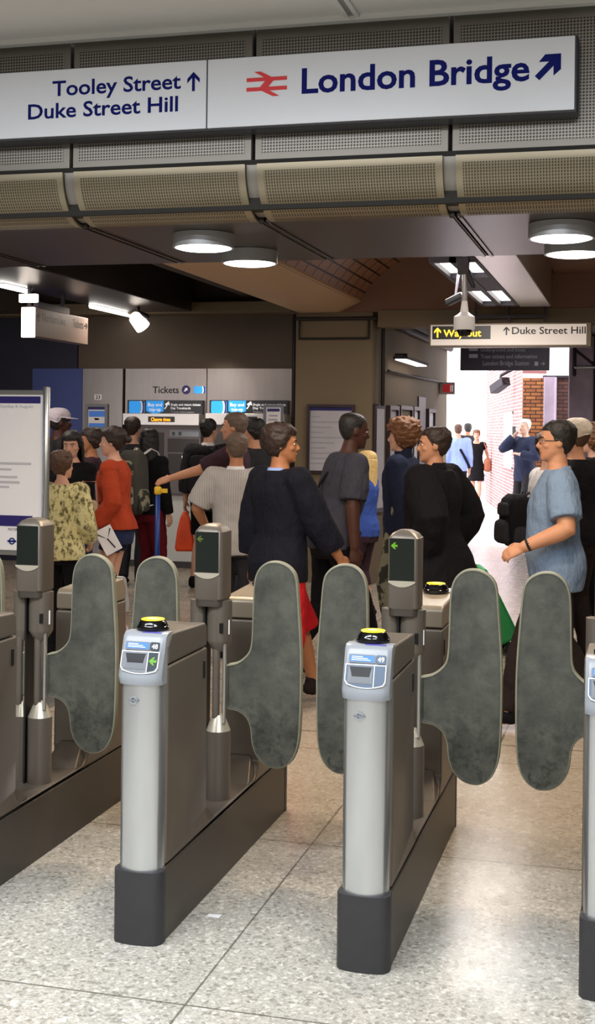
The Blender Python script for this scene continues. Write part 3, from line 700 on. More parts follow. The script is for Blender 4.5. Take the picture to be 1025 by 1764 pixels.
d = obj('led_display', MB().box(l0.x, l1.x, -.006, .0, l1.z, l0.z), M['black'], t)
text('Way out', M['led'], d, T(829, 580, YD, base).x-T(764, 580, YD, base).x, .070, Matrix.Translation((T(764, 580, YD, base).x, -.0075, T(764, 580, YD, base).z)) @ FRONT, bold=.012)
arrow(M['led'], d, Matrix.Translation(T(754, 573, YD, base)+Vector((0, -.0075, 0))), .10)
fit_text('Duke Street Hill', t, base, YD, 882, 1009, 575.5, 563.5, M['text_black'], -.0035, .012)
arrow(M['text_black'], t, Matrix.Translation(T(872.5, 570, YD, base)+Vector((0, -.0035, 0))), .085)
for px in (818, 876, 938): x = T(px, 557, YD, base).x; obj('hanger', MB().box(x-.012, x+.012, .06, .085, 0, 3.0-a.z+.62), M['iron'], t)
obj('hanger_bar', MB().box(T(818, 557, YD, base).x, T(938, 557, YD, base).x, .055, .09, .055, .08), M['iron'], t)
# charcoal station sign near the exit
YE = 16.7
a, b = yy(793, 598, YE), yy(946, 638, YE); base = Vector((a.x, YE, a.z)); w, h = b.x-a.x, a.z-b.z
t = thing('hanging_sign', 'charcoal hanging sign reading Train tickets and information, London Bridge Station', 'sign', base)
obj('sign_body', MB().box(0, w, 0, .1, -h, .12), M['darksign'], t, bevel=.006)
fit_text('Train tickets and information', t, base, YE, 828, 925, 617.5, 610.5, M['text_grey'])
fit_text('London Bridge Station', t, base, YE, 832, 911, 629.5, 621.5, M['text_grey'])
fit_text('Underground and buses', t, base, YE, 828, 905, 605.5, 600, M['text_grey'])
for (p0, p1, q0, q1) in ((808, 823, 610, 616.5), (808, 823, 600, 604.5), (921, 927, 623, 630)):
    A, B = T(p0, q0, YE, base), T(p1, q1, YE, base); obj('pictogram', MB().box(A.x, B.x, -.003, 0, B.z, A.z), M['text_grey'], t)
arrow(M['text_grey'], t, Matrix.Translation(T(935, 626.5, YE, base)+Vector((0, -.001, 0))), .06, -PI/2)
for px in (800, 935): x = T(px, 600, YE, base).x; obj('hanger', MB().box(x-.015, x+.015, .04, .07, .1, 2.99-a.z), M['iron'], t)
# left sign, seen along its face
Xs = -5.51; pa, pb = xx(60, 530, Xs), xx(152, 549, Xs); zt = 2.75; hh = .275
t = thing('hanging_sign', 'hanging sign at the left reading Northern line and Tickets, seen at an angle', 'sign', (Xs, pa.y, zt))
L = pb.y-pa.y
obj('sign_body', MB().box(-.13, 0, .02, L, -hh, 0), M['signface'], t, bevel=.006)
obj('glow_end', MB().box(-.132, -.001, -.02, .02, -hh-.01, 0), M['soft_glow'], t, bevel=.006)  # sign's end cap, no lamp; its brightness is put in as glow
obj('glow_end', MB().box(-.155, .03, -.03, .02, .045, .125), M['soft_glow'], t, bevel=.008)  # white bracket made to glow so that it looks lit
obj('hanger', MB().box(-.08, -.05, .0, .03, .0, .21).box(-.09, -.04, .15, L*.7, .0, .07).box(-.08, -.05, L*.6, L*.6+.03, .0, .2), M['iron'], t)
SIDE = Matrix.Rotation(PI/2, 4, 'Z') @ FRONT      # lettering that faces +X
text('Northern line', M['text_black'], t, L*.42, .085, Matrix.Translation((.002, L*.13, -.12)) @ SIDE)
text('Tickets', M['text_black'], t, L*.21, .085, Matrix.Translation((.002, L*.69, -.12)) @ SIDE)
arrow(M['text_black'], t, Matrix.Translation((.002, L*.07, -.085)) @ Matrix.Rotation(PI/2, 4, 'Z'), .09); arrow(M['text_black'], t, Matrix.Translation((.002, L*.95, -.085)) @ Matrix.Rotation(PI/2, 4, 'Z'), .09, -PI/2)
# red flag sign by the exit
p = dep(767, 669, 17.6); t = thing('exit_sign', 'small red and white sign projecting from the corridor wall by the exit', 'sign', (XC, p.y, p.z))
obj('sign_plate', MB().box(0, .21, 0, .03, -.085, .085), M['sign'], t, bevel=.004)
obj('red_field', MB().box(.045, .185, -.003, 0, -.055, .055), M['redsign'], t); obj('pictogram', MB().box(.145, .155, -.005, -.003, -.045, .045).box(.165, .185, -.005, -.003, -.045, .045), M['text_white'], t)
# dome camera hanging on a pole
p = dep(800, 543, 9.0); t = thing('dome_camera', 'grey dome security camera on a pole from the ceiling trough', 'security camera', (p.x, p.y, 2.85))
d = p.z-2.85
o = obj('pole', MB().limb([(0, 0, 0), (0, 0, d)], [.019, .019]), M['drum'], t, smooth=True)
obj('bracket', MB().box(-.05, .03, -.03, .03, -.12, .0).limb([(-.02, 0, -.02), (.06, 0, -.20)], [.025, .02]), M['iron'], t, bevel=.004)
o = obj('camera_housing', MB().lathe([(.02, .10), (.03, .02), (.055, .0), (.074, -.012), (.076, -.095), (.070, -.105), (.001, -.105)], (0, 0, d), 32), M['white'], t); smooth_angle(o)
o = obj('dome', MB().lathe([(.052, -.104), (.050, -.118), (.040, -.138), (.022, -.150), (.001, -.153)], (0, 0, d), 24), M['blackgloss'], t); smooth_angle(o, 60)
def bullet_cam(label, p, ang, zc, m, s=1.):
    t = thing('security_camera', label, 'security camera', (p.x, p.y, p.z)); Rz = Matrix.Rotation(ang, 4, 'Z') @ Matrix.Rotation(math.radians(-18), 4, 'X')
    obj('camera_body', MB().box(-.055*s, .055*s, -.16*s, .16*s, -.05*s, .05*s).xf(lambda v: Rz @ v), m, t, bevel=.008)
    obj('lens', MB().lathe([(.04*s, -.17*s), (.04*s, -.15*s)], n=16, axis=1).xf(lambda v: Rz @ v), M['blackgloss'], t)
    obj('arm', MB().limb([(0, .06*s, .04*s), (0, .1*s, .12*s), zc], [.018*s, .018*s, .022*s]), M['iron'], t, smooth=True); return t
bullet_cam('black bullet security camera under the ceiling trough, left of the dome camera', dep(784, 515, 9.6), 1.0, (.02, .02, .183), M['black'], .5)

# ------------------------------------------------------------------ ticket machines
def B(px0, px1, py0, py1, Y, base, d0, d1):
    a, b = yy(px0, py1, Y), yy(px1, py0, Y); return MB().box(a.x-base.x, b.x-base.x, d0, d1, a.z-base.z, b.z-base.z)
def oyster(parent, px0, px1, py0, py1, Y, base, y):
    a, b = yy(px0, py1, Y), yy(px1, py0, Y); w, h = b.x-a.x, b.z-a.z; o3 = Vector((a.x-base.x, y, a.z-base.z)); to = Matrix.Translation(o3)
    k = poly(rrect(0, w, 0, h, h*.12, 3), M['oyster'], 'card_emblem', parent, .002, to)
    arc = [(w*.68+h*.14*math.cos(u), h/2+h*.5*math.sin(u)) for u in [(-PI/2+PI*i/10) for i in range(11)]]
    arc2 = [(w*.78+h*.14*math.cos(u), h/2+h*.5*math.sin(u)) for u in [(-PI/2+PI*i/10) for i in range(11)]]
    poly(arc+arc2[::-1], M['white'], 'card_arc', k, .001, to @ at(0, -.002, 0)); poly(arc2+[(w*.97, h*.97), (w*.97, h*.03)], M['navy'], 'card_band', k, .001, to @ at(0, -.002, 0))
def machine(x0, x1, label, led):
    Y = YW-.02; base = yy(x0, 700, Y); base.z = 0; base.y = Y
    t = thing('ticket_machine', label, 'ticket machine', base, 0, 'ticket machines in the back wall')
    W = x1-x0
    fr = B(x0-2, x1, 713, 732, Y, base, -.16, 0); obj('header', fr, M['stain_lt'], t, bevel=.006)
    bd = B(x0-2, x1, 732, 850, Y, base, -.10, 0); obj('body', bd, M['machine'], t, bevel=.004)
    o = B(x0, x1+1, 690, 713, Y, base, -.05, 0); sg = obj('fascia_sign', o, M['black'], t, bevel=.003)
    oyster(sg, x0+3, x0+30, 691, 712, Y, base, -.05)
    a, b = yy(x0+33, 712, Y), yy(x0+63, 690.5, Y)
    q = obj('blue_arrow_panel', MB().prism([(a.x-base.x, a.z-base.z+.025), ((a.x+b.x)/2-base.x, a.z-base.z-.012), (b.x-base.x, a.z-base.z+.025), (b.x-base.x, b.z-base.z), (a.x-base.x, b.z-base.z)], 1, -.056, -.05), M['oyster'], sg)
    def tx(s, l, r, yb, yt, m, d=-.0575, par=sg, bold=.01):
        A, Bq, Cq = yy(l, yb, Y), yy(r, yb, Y), yy(l, yt, Y); text(s, m, par, Bq.x-A.x, Cq.z-A.z, Matrix.Translation((A.x-base.x, d, A.z-base.z)) @ FRONT, bold=bold)
    tx('Buy and', x0+36, x0+60, 700, 694, M['text_white'], par=q); tx('top-up', x0+38, x0+58, 708, 702, M['text_white'], par=q)
    tx('Single and return tickets', x0+75, x1-3, 699, 695, M['text_white'], -.052); tx('Day Travelcards', x0+75, x1-20, 705, 701, M['text_white'], -.052); tx('Travel information', x0+75, x1-14, 711, 708.5, M['text_grey'], -.052)
    A = yy(x0+68, 698, Y); poly([(x*.05, z*.05) for x, z in [(-.7,-.9),(-.1,-.2),(-.5,.2),(.5,.9),(.8,-.1),(.3,.1),(-.3,-.9)]], M['text_white'], 'ticket_pictogram', sg, .002, Matrix.Translation((A.x-base.x, -.0505, A.z-base.z)))
    d = obj('led_display', B(x0+42, x0+87, 718, 727, Y, base, -.165, -.155), M['black'], t)
    tx(led, x0+47, x0+80, 725.5, 719.5, M['led_o'], -.1665, d, .02)
    obj('notice_strip', B(x0+76, x1-3, 741, 752, Y, base, -.108, -.10), M['capdark'], t)
    obj('pictogram', B(x0+80, x0+85, 744, 750, Y, base, -.110, -.108), M['black'], t); obj('pictogram', B(x0+91, x0+96, 744, 750, Y, base, -.110, -.108), M['black'], t)
    obj('touch_screen', B(x0+10, x0+66, 745, 800, Y, base, -.106, -.10), M['machine_dk'], t, bevel=.003)
    obj('card_panel', B(x0+72, x1-4, 756, 778, Y, base, -.106, -.10), M['machine_dk'], t, bevel=.003)
    obj('coin_panel', B(x0+72, x1-4, 782, 820, Y, base, -.106, -.10), M['machine_dk'], t, bevel=.003)
    obj('coin_slot', B(x0+97, x0+101, 785, 790, Y, base, -.112, -.10), M['chrome'], t)
    obj('ticket_tray', B(x0+8, x1-6, 824, 848, Y, base, -.125, -.09), M['machine'], t, bevel=.006)
    obj('plinth_panel', B(x0+2, x1-2, 850, 963, Y, base, -.06, 0), M['whitepanel'], t, bevel=.004)
    lo = B(x0+2, x1-2, 963, 975, Y, base, -.05, 0); lo.v = [(v[0], v[1], max(0, v[2]) if v[2] > .05 else 0) for v in lo.v]; obj('skirting', lo, M['machine_dk'], t)
    return t
machine(222, 351, 'left ticket machine in the stainless wall, directly below the word Tickets', 'Change given')
machine(363, 497, 'right ticket machine in the stainless wall, partly hidden by waiting people', 'Change given')
base = yy(263, 678, YW-.022); t = thing('wall_lettering', 'dark raised lettering Tickets with round and card emblems on the steel wall', 'wall sign', base)
fit_text('Tickets', t, base, YW-.022, 263, 308, 677, 665.5, M['text_black'], -.001, .012)
c0 = yy(320.5, 671.5, YW-.022)-base; poly(ring_pts(.052), M['navy'], 'round_emblem', t, .003, Matrix.Translation((c0.x, 0, c0.z)))
poly([(x*.034, z*.034) for x, z in [(-.8,-.5),(-.2,.1),(-.5,.4),(.5,.7),(.6,-.3),(.3,.0),(-.3,-.6)]], M['text_white'], 'emblem_arrow', t, .001, Matrix.Translation((c0.x, -.003, c0.z)))
oyster(t, 334, 354, 665.5, 677.5, YW-.022, base, 0)

# ------------------------------------------------------------------ posters and boards
def poster(name, label, px0, px1, py0, py1, Y, bands, frame='glassframe', fw=.03, dpt=.03, paper='paper_grey', lines=(), cat='poster'):
    a, b = yy(px0, py1, Y), yy(px1, py0, Y); base = Vector(((a.x+b.x)/2, Y, a.z)); w, h = b.x-a.x, b.z-a.z
    t = thing(name, label, cat, base)
    fm = MB().box(-w/2, w/2, -dpt, 0, 0, fw).box(-w/2, w/2, -dpt, 0, h-fw, h).box(-w/2, -w/2+fw, -dpt, 0, fw, h-fw).box(w/2-fw, w/2, -dpt, 0, fw, h-fw)
    obj('frame', fm, M[frame], t); s = obj('sheet', MB().box(-w/2+fw, w/2-fw, -dpt*.4, -.001, fw, h-fw), M[paper], t)
    for (u0, u1, v0, v1, m) in bands: obj('printed_band', MB().box(-w/2+u0*w, -w/2+u1*w, -dpt*.4-.002, -dpt*.4, h*(1-v1), h*(1-v0)), M[m], s)
    return t, w, h, s
poster('framed_notice', 'small framed blue and white notice on the steel panel left of the machines', 148, 187, 696, 740, YW-.06, [(.12,.88,.1,.22,'navy'), (.15,.85,.27,.5,'blue_label'), (.15,.85,.52,.72,'paper'), (.4,.6,.55,.62,'rail_red'), (.15,.85,.75,.9,'blue_label')], 'capdark', .035, .03, 'paper', cat='notice')
base = yy(169, 684, YW-.06); t = thing('number_plate', 'tiny white number plate on the steel panel above the framed notice', 'sign', base)
obj('plate', MB().box(-.045, .045, -.006, 0, -.03, .03), M['white'], t); text('23', M['text_black'], t, .06, .04, Matrix.Translation((-.03, -.007, -.02)) @ FRONT, bold=.03)
poster('timetable_poster', 'large framed timetable poster on the front of the concrete pillar', 529, 612, 697, 815, 13.1, [(.03,.97,.02,.09,'navy')]+[(.08,.08+.2+.6*((k*37) % 10)/10,.17+.075*k,.19+.075*k,'text_grey') for k in range(10)], 'glassframe', .03, .04, 'paper_grey')
# displays along the corridor wall (their sheets face +X)
def wall_display(label, pxa, pxb, py0, z0, sheet, name='poster_display'):
    A, B_ = xx(pxa, py0, XC), xx(pxb, py0, XC); L = B_.y-A.y
    t = thing(name, label, 'poster display', (XC, A.y, z0)); h = A.z-z0; fw = .045
    obj('frame', MB().box(0, .05, 0, L, 0, fw).box(0, .05, 0, L, h-fw, h).box(0, .05, 0, fw, fw, h-fw).box(0, .05, L-fw, L, fw, h-fw), M['glassframe'], t)
    obj('sheet', MB().box(.002, .02, fw, L-fw, fw, h-fw), M[sheet], t); return t
mb = MB()
wall_display('tall glazed poster display on the corridor wall, nearest the pillar', 665, 681, 698, .55, 'paper_grey')
wall_display('second tall glazed poster display along the corridor wall', 684, 705, 698, .55, 'conc_lt')
wall_display('third poster display along the corridor wall, with a bright sheet', 707, 718, 700, .9, 'paper')
wall_display('far poster display on the corridor wall close to the exit', 733, 745, 704, 1.0, 'paper')
struct('door_1', MB().box(XC, XC+.02, xx(719, 700, XC).y, xx(731, 700, XC).y, 0, 2.05), M['glassframe'])
a = yy(641, 697, 13.1); t = thing('poster_display', 'narrow lit poster display on the angled corner of the pillar', 'poster display', (-2.643, 13.295, .75), math.atan2(.39, .047))
obj('frame', MB().box(-.16, .16, -.03, 0, 0, 1.15), M['glassframe'], t, bevel=.004); obj('sheet', MB().box(-.12, .12, -.036, -.03, .05, 1.1), M['paper_grey'], t)

# free-standing notice board at the left
YN = 6.78; a = yy(75, 672, YN); base = Vector((a.x, YN, 0)); zt = a.z; zb = yy(40, 948, YN).z
t = thing('notice_board', 'free-standing aluminium notice board with a white poster at the left edge', 'notice board', base)
obj('post', MB().lathe([(.021, 0), (.021, zt+.012), (.017, zt+.018), (.001, zt+.02)], (.020, 0, 0), 20), M['alu'], t, smooth=True)
obj('post', MB().lathe([(.021, 0), (.021, zt+.012), (.017, zt+.018), (.001, zt+.02)], (-.64, 0, 0), 20), M['alu'], t, smooth=True)
obj('base', MB().box(-.05, .09, -.22, .22, 0, .025).box(-.71, -.57, -.22, .22, 0, .025), M['alu'], t, bevel=.005)
obj('rail', MB().box(-.64, .02, -.012, .012, zt-.028, zt), M['alu'], t, bevel=.004)
obj('rail', MB().box(-.64, .02, -.012, .012, zb-.03, zb), M['alu'], t, bevel=.004)
s = obj('sheet', MB().box(-.62, .0, -.006, .006, zb, zt-.028), M['paper'], t)
def nb(px0, px1, py0, py1, m, nm='printed_band'): obj(nm, B(px0, px1, py0, py1, YN-.006, Vector((base.x, 0, 0)), -.0085, -.006), M[m], s)
nb(-80, 70, 683, 694, 'navy'); nb(-80, 56, 889, 903, 'navy')
rnd = random.Random(3)
bs = Vector((base.x, 0, 0))
tx = lambda s_, l, r, yb, yt, m: text(s_, M[m], s, yy(r, yb, YN).x-yy(l, yb, YN).x, yy(l, yt, YN).z-yy(l, yb, YN).z, Matrix.Translation((yy(l, yb, YN).x-base.x, -.0075, yy(l, yb, YN).z)) @ FRONT)
tx('starting Sunday 8 August', -26, 58, 702, 697, 'text_grey')
tx('MAYOR', 15, 31, 914, 909, 'text_black')
for k, (r_, v) in enumerate(((54, 797), (20, 807), (30, 820), (34, 829), (16, 837))): nb(-60, r_, v, v+1.6, 'paper_grey', 'small_print')
c0 = yy(21.5, 932, YN); to = Matrix.Translation((c0.x-base.x, -.0065, c0.z))
annulus(.013, .020, M['text_navy'], 'roundel_ring', s, to); poly([(-.028, -.005), (.028, -.005), (.028, .005), (-.028, .005)], M['text_navy'], 'roundel_bar', s, .003, to)
for v in (926, 932, 938): nb(33, 42, v, v+2, 'paper_grey', 'small_print')
# notice on a stand by the second machine
p = dep(471, 715, 12.9); t = thing('notice_stand', 'grey notice stand with a white sheet in front of the right ticket machine', 'notice stand', (p.x, p.y, 0))
z0, z1 = yy(471, 742, p.y).z, yy(471, 697, p.y).z
obj('frame', MB().box(-.105, .105, -.015, .015, z0, z1), M['capdark'], t, bevel=.006); s = obj('sheet', MB().box(-.07, .08, -.018, -.015, z0+.02, z1-.03), M['paper'], t)
obj('printed_band', MB().box(-.06, .07, -.020, -.018, z1-.07, z1-.04), M['navy'], s); obj('printed_line', MB().box(-.04, .05, -.020, -.018, z1-.12, z1-.105), M['text_grey'], s); obj('printed_line', MB().box(-.05, .05, -.020, -.018, z1-.16, z1-.145), M['text_grey'], s)
obj('pole', MB().lathe([(.018, .02), (.018, z0+.01)], (-.0, 0, 0), 12), M['alu'], t); obj('base', MB().lathe([(.17, 0), (.17, .015), (.03, .03)], n=24), M['alu'], t)
# blue queue post with yellow head
p = dep(272, 840, 11.2); t = thing('queue_post', 'blue queue barrier post with a yellow belt head before the machines', 'barrier post', (p.x, p.y, 0))
hq = p.z
obj('pole', MB().lathe([(.022, .02), (.022, hq-.06)], n=16), M['beltblue'], t, smooth=True); obj('base', MB().lathe([(.17, 0), (.17, .015), (.04, .04)], n=24), M['beltblue'], t)
obj('belt_head', MB().lathe([(.026, hq-.06), (.032, hq-.05), (.032, hq), (.022, hq+.01), (.001, hq+.012)], n=16), M['yellowbelt'], t, smooth=True)
obj('belt', MB().box(.02, .09, -.004, .004, hq-.045, hq-.008), M['yellowbelt'], t)

# ------------------------------------------------------------------ outside the exit
D0 = dep(900, 700, 21.5); D1 = dep(838, 700, 30.0)
dv = (Vector((D1.x, D1.y, 0))-Vector((D0.x, D0.y, 0))); L = dv.length; ang = math.atan2(dv.y, dv.x)
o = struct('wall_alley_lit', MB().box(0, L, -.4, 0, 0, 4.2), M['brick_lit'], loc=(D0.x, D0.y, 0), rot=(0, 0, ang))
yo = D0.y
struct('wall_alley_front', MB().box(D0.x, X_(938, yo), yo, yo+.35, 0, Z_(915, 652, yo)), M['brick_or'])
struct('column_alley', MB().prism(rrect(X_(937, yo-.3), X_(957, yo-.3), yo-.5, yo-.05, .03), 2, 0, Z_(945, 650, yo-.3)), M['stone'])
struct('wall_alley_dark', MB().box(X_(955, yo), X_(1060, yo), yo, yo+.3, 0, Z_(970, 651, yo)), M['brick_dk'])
struct('trim_alley_edge', MB().box(X_(935, yo), X_(1060, yo), yo-.06, yo+.3, Z_(970, 651, yo), Z_(970, 647, yo)), M['iron'])
def on_lit(u, z0, z1, w, d, m, name, label, cat):
    R = Matrix.Rotation(ang, 4, 'Z'); c = Vector((D0.x, D0.y, 0))+dv.normalized()*u
    t = thing(name, label, cat, (c.x, c.y, z0), ang); return t
t = on_lit(2.2, .98, 1.95, 1.0, .03, None, 'wall_poster', 'white poster panel on the sunlit brick wall beside the person in the dark suit', 'poster')
obj('panel', MB().box(-.55, 1.0, 0, .04, 0, .98), M['white'], t, bevel=.005); obj('frame', MB().box(-.6, 1.05, 0, .03, -.04, 0).box(-.6, 1.05, 0, .03, .98, 1.02), M['capdark'], t)
p = dep(860, 668, 22.6); bullet_cam('dark security camera on the sunlit brick wall under the charcoal sign', dep(861, 664, 23.), .6, (.28, .25, .35), M['iron'], 1.5)
p = dep(1010, 677, 18.); t = thing('white_pipe', 'white bent pipe running along the dark masonry at the right edge', 'pipe', p)
mb = MB().limb([(-.22, 0, .16), (-.17, 0, .12), (-.13, 0, .0), (.3, 0, 0)], [.018]*4); obj('pipe', mb, M['soft_glow'], t, smooth=True)  # the pipe's brightness is put in as glow
p = dep(1005, 633, 17.6); t = thing('bracket_arm', 'dark iron bracket with a pale tube at the upper right edge', 'bracket', (p.x, p.y, p.z))
obj('arm', MB().limb([(-.12, 0, .25), (.25, 0, -.05)], [.03, .03]).limb([(-.12, 0, -.1), (-.12, 0, .33)], [.035, .035]), M['iron'], t, smooth=True); obj('tube', MB().limb([(-.1, -.04, 0), (.3, -.04, 0)], [.022, .022]), M['alu'], t, smooth=True)
p = zz(850, 831, 0); t = thing('stone_planter', 'low grey stone block by the far brick wall, beyond the person in the black dress', 'planter', (p.x, p.y, 0))
obj('block', MB().box(-.45, .2, -.2, .2, 0, .22), M['stone'], t, bevel=.02); obj('rim', MB().box(-.48, .23, -.23, .23, .22, .28), M['capdark'], t, bevel=.01)
# ================================================================== PEOPLE
V3 = Vector
def cloth(name, col, rough=.85, var=.18, ns=5.):
    m = mat('cloth '+name, col, rough, 0, var, ns, spec=.2); t = NT(m); o = t.obj()
    t.bump(t.math('ADD', t.noise(o, 9, 4, .6, (1.6, 1.6, .8)), t.math('MULTIPLY', t.noise(o, 240, 2), .06)), .55, .05); return m
def skinm(name, col): return mat('skin '+name, col, .55, 0, .08, 9, .05, 150, spec=.35)
SK = dict(light=skinm('light', '#cf9f86'), warm=skinm('warm', '#c08a6a'), tan=skinm('tan', '#a9724f'), dark=skinm('dark', '#4a2c22'), pale=skinm('pale', '#dcb49c'))
def hairm(name, col): return mat('hair '+name, col, .55, 0, .35, 40, .5, 180, stretch=(1, 1, .25))
HA = dict(black=hairm('black', '#15110f'), dark=hairm('dark brown', '#2a1b15'), brown=hairm('brown', '#4d3323'), ginger=hairm('light brown', '#70492c'), blonde=hairm('blonde', '#d8b878'), grey=hairm('grey', '#8d877f'), white=hairm('white', '#c9c4bd'), greybrown=hairm('grey brown', '#5b4a3e'))
M['eye'] = mat('eye', '#e8e4de', .2, 0, 0); M['iris'] = mat('dark iris', '#1c120d', .15, 0, 0); M['lips'] = mat('lips', '#9c5a50', .5, 0, .05); M['lips_dk'] = mat('dark lips', '#4a2622', .5, 0, .05)
HEADP = [(-.004,.012,.016,.052),(.006,.030,.034,.050),(.022,.045,.053,.042),(.05,.059,.076,.020),(.085,.0665,.089,.007),(.12,.0715,.0945,.0),(.155,.073,.0965,-.004),(.183,.0675,.089,-.006),(.205,.054,.071,-.007),(.219,.033,.043,-.007),(.2245,.010,.013,-.007)]
def head_at(z):
    P = HEADP
    if z <= P[0][0]: return P[0][1:]
    for a, b in zip(P[:-1], P[1:]):
        if z <= b[0]:
            t = (z-a[0])/(b[0]-a[0]); return tuple(a[i]+(b[i]-a[i])*t for i in (1, 2, 3))
    return P[-1][1:]
QUEUE = []                                               # (object, voxel, smooth, wrinkle) meshed together at the end
def qobj(name, mb, m, parent, voxel, smooth=2, wrinkle=0., ws=.1):
    o = obj(name, mb, m, parent, fix=False); r = o.modifiers.new('r', 'REMESH'); r.mode = 'VOXEL'; r.voxel_size = voxel; r.use_smooth_shade = True
    if smooth: s = o.modifiers.new('s', 'SMOOTH'); s.factor = .5; s.iterations = smooth
    if wrinkle:
        key = 'folds%d' % int(ws*1000)
        tx = bpy.data.textures.get(key) or bpy.data.textures.new(key, 'CLOUDS'); tx.noise_scale = ws; tx.noise_depth = 1
        d = o.modifiers.new('d', 'DISPLACE'); d.texture = tx; d.strength = wrinkle; d.mid_level = .5; d.texture_coords = 'LOCAL'
    QUEUE.append(o); return o
def flush_queue():
    bpy.context.view_layer.update(); dg = bpy.context.evaluated_depsgraph_get()
    done = [(o, bpy.data.meshes.new_from_object(o.evaluated_get(dg))) for o in QUEUE]
    for o, me in done:
        old = o.data; o.modifiers.clear(); o.data = me; me.name = old.name; shade(me); bpy.data.meshes.remove(old)
        if len(me.materials) == 0: pass
    QUEUE.clear()

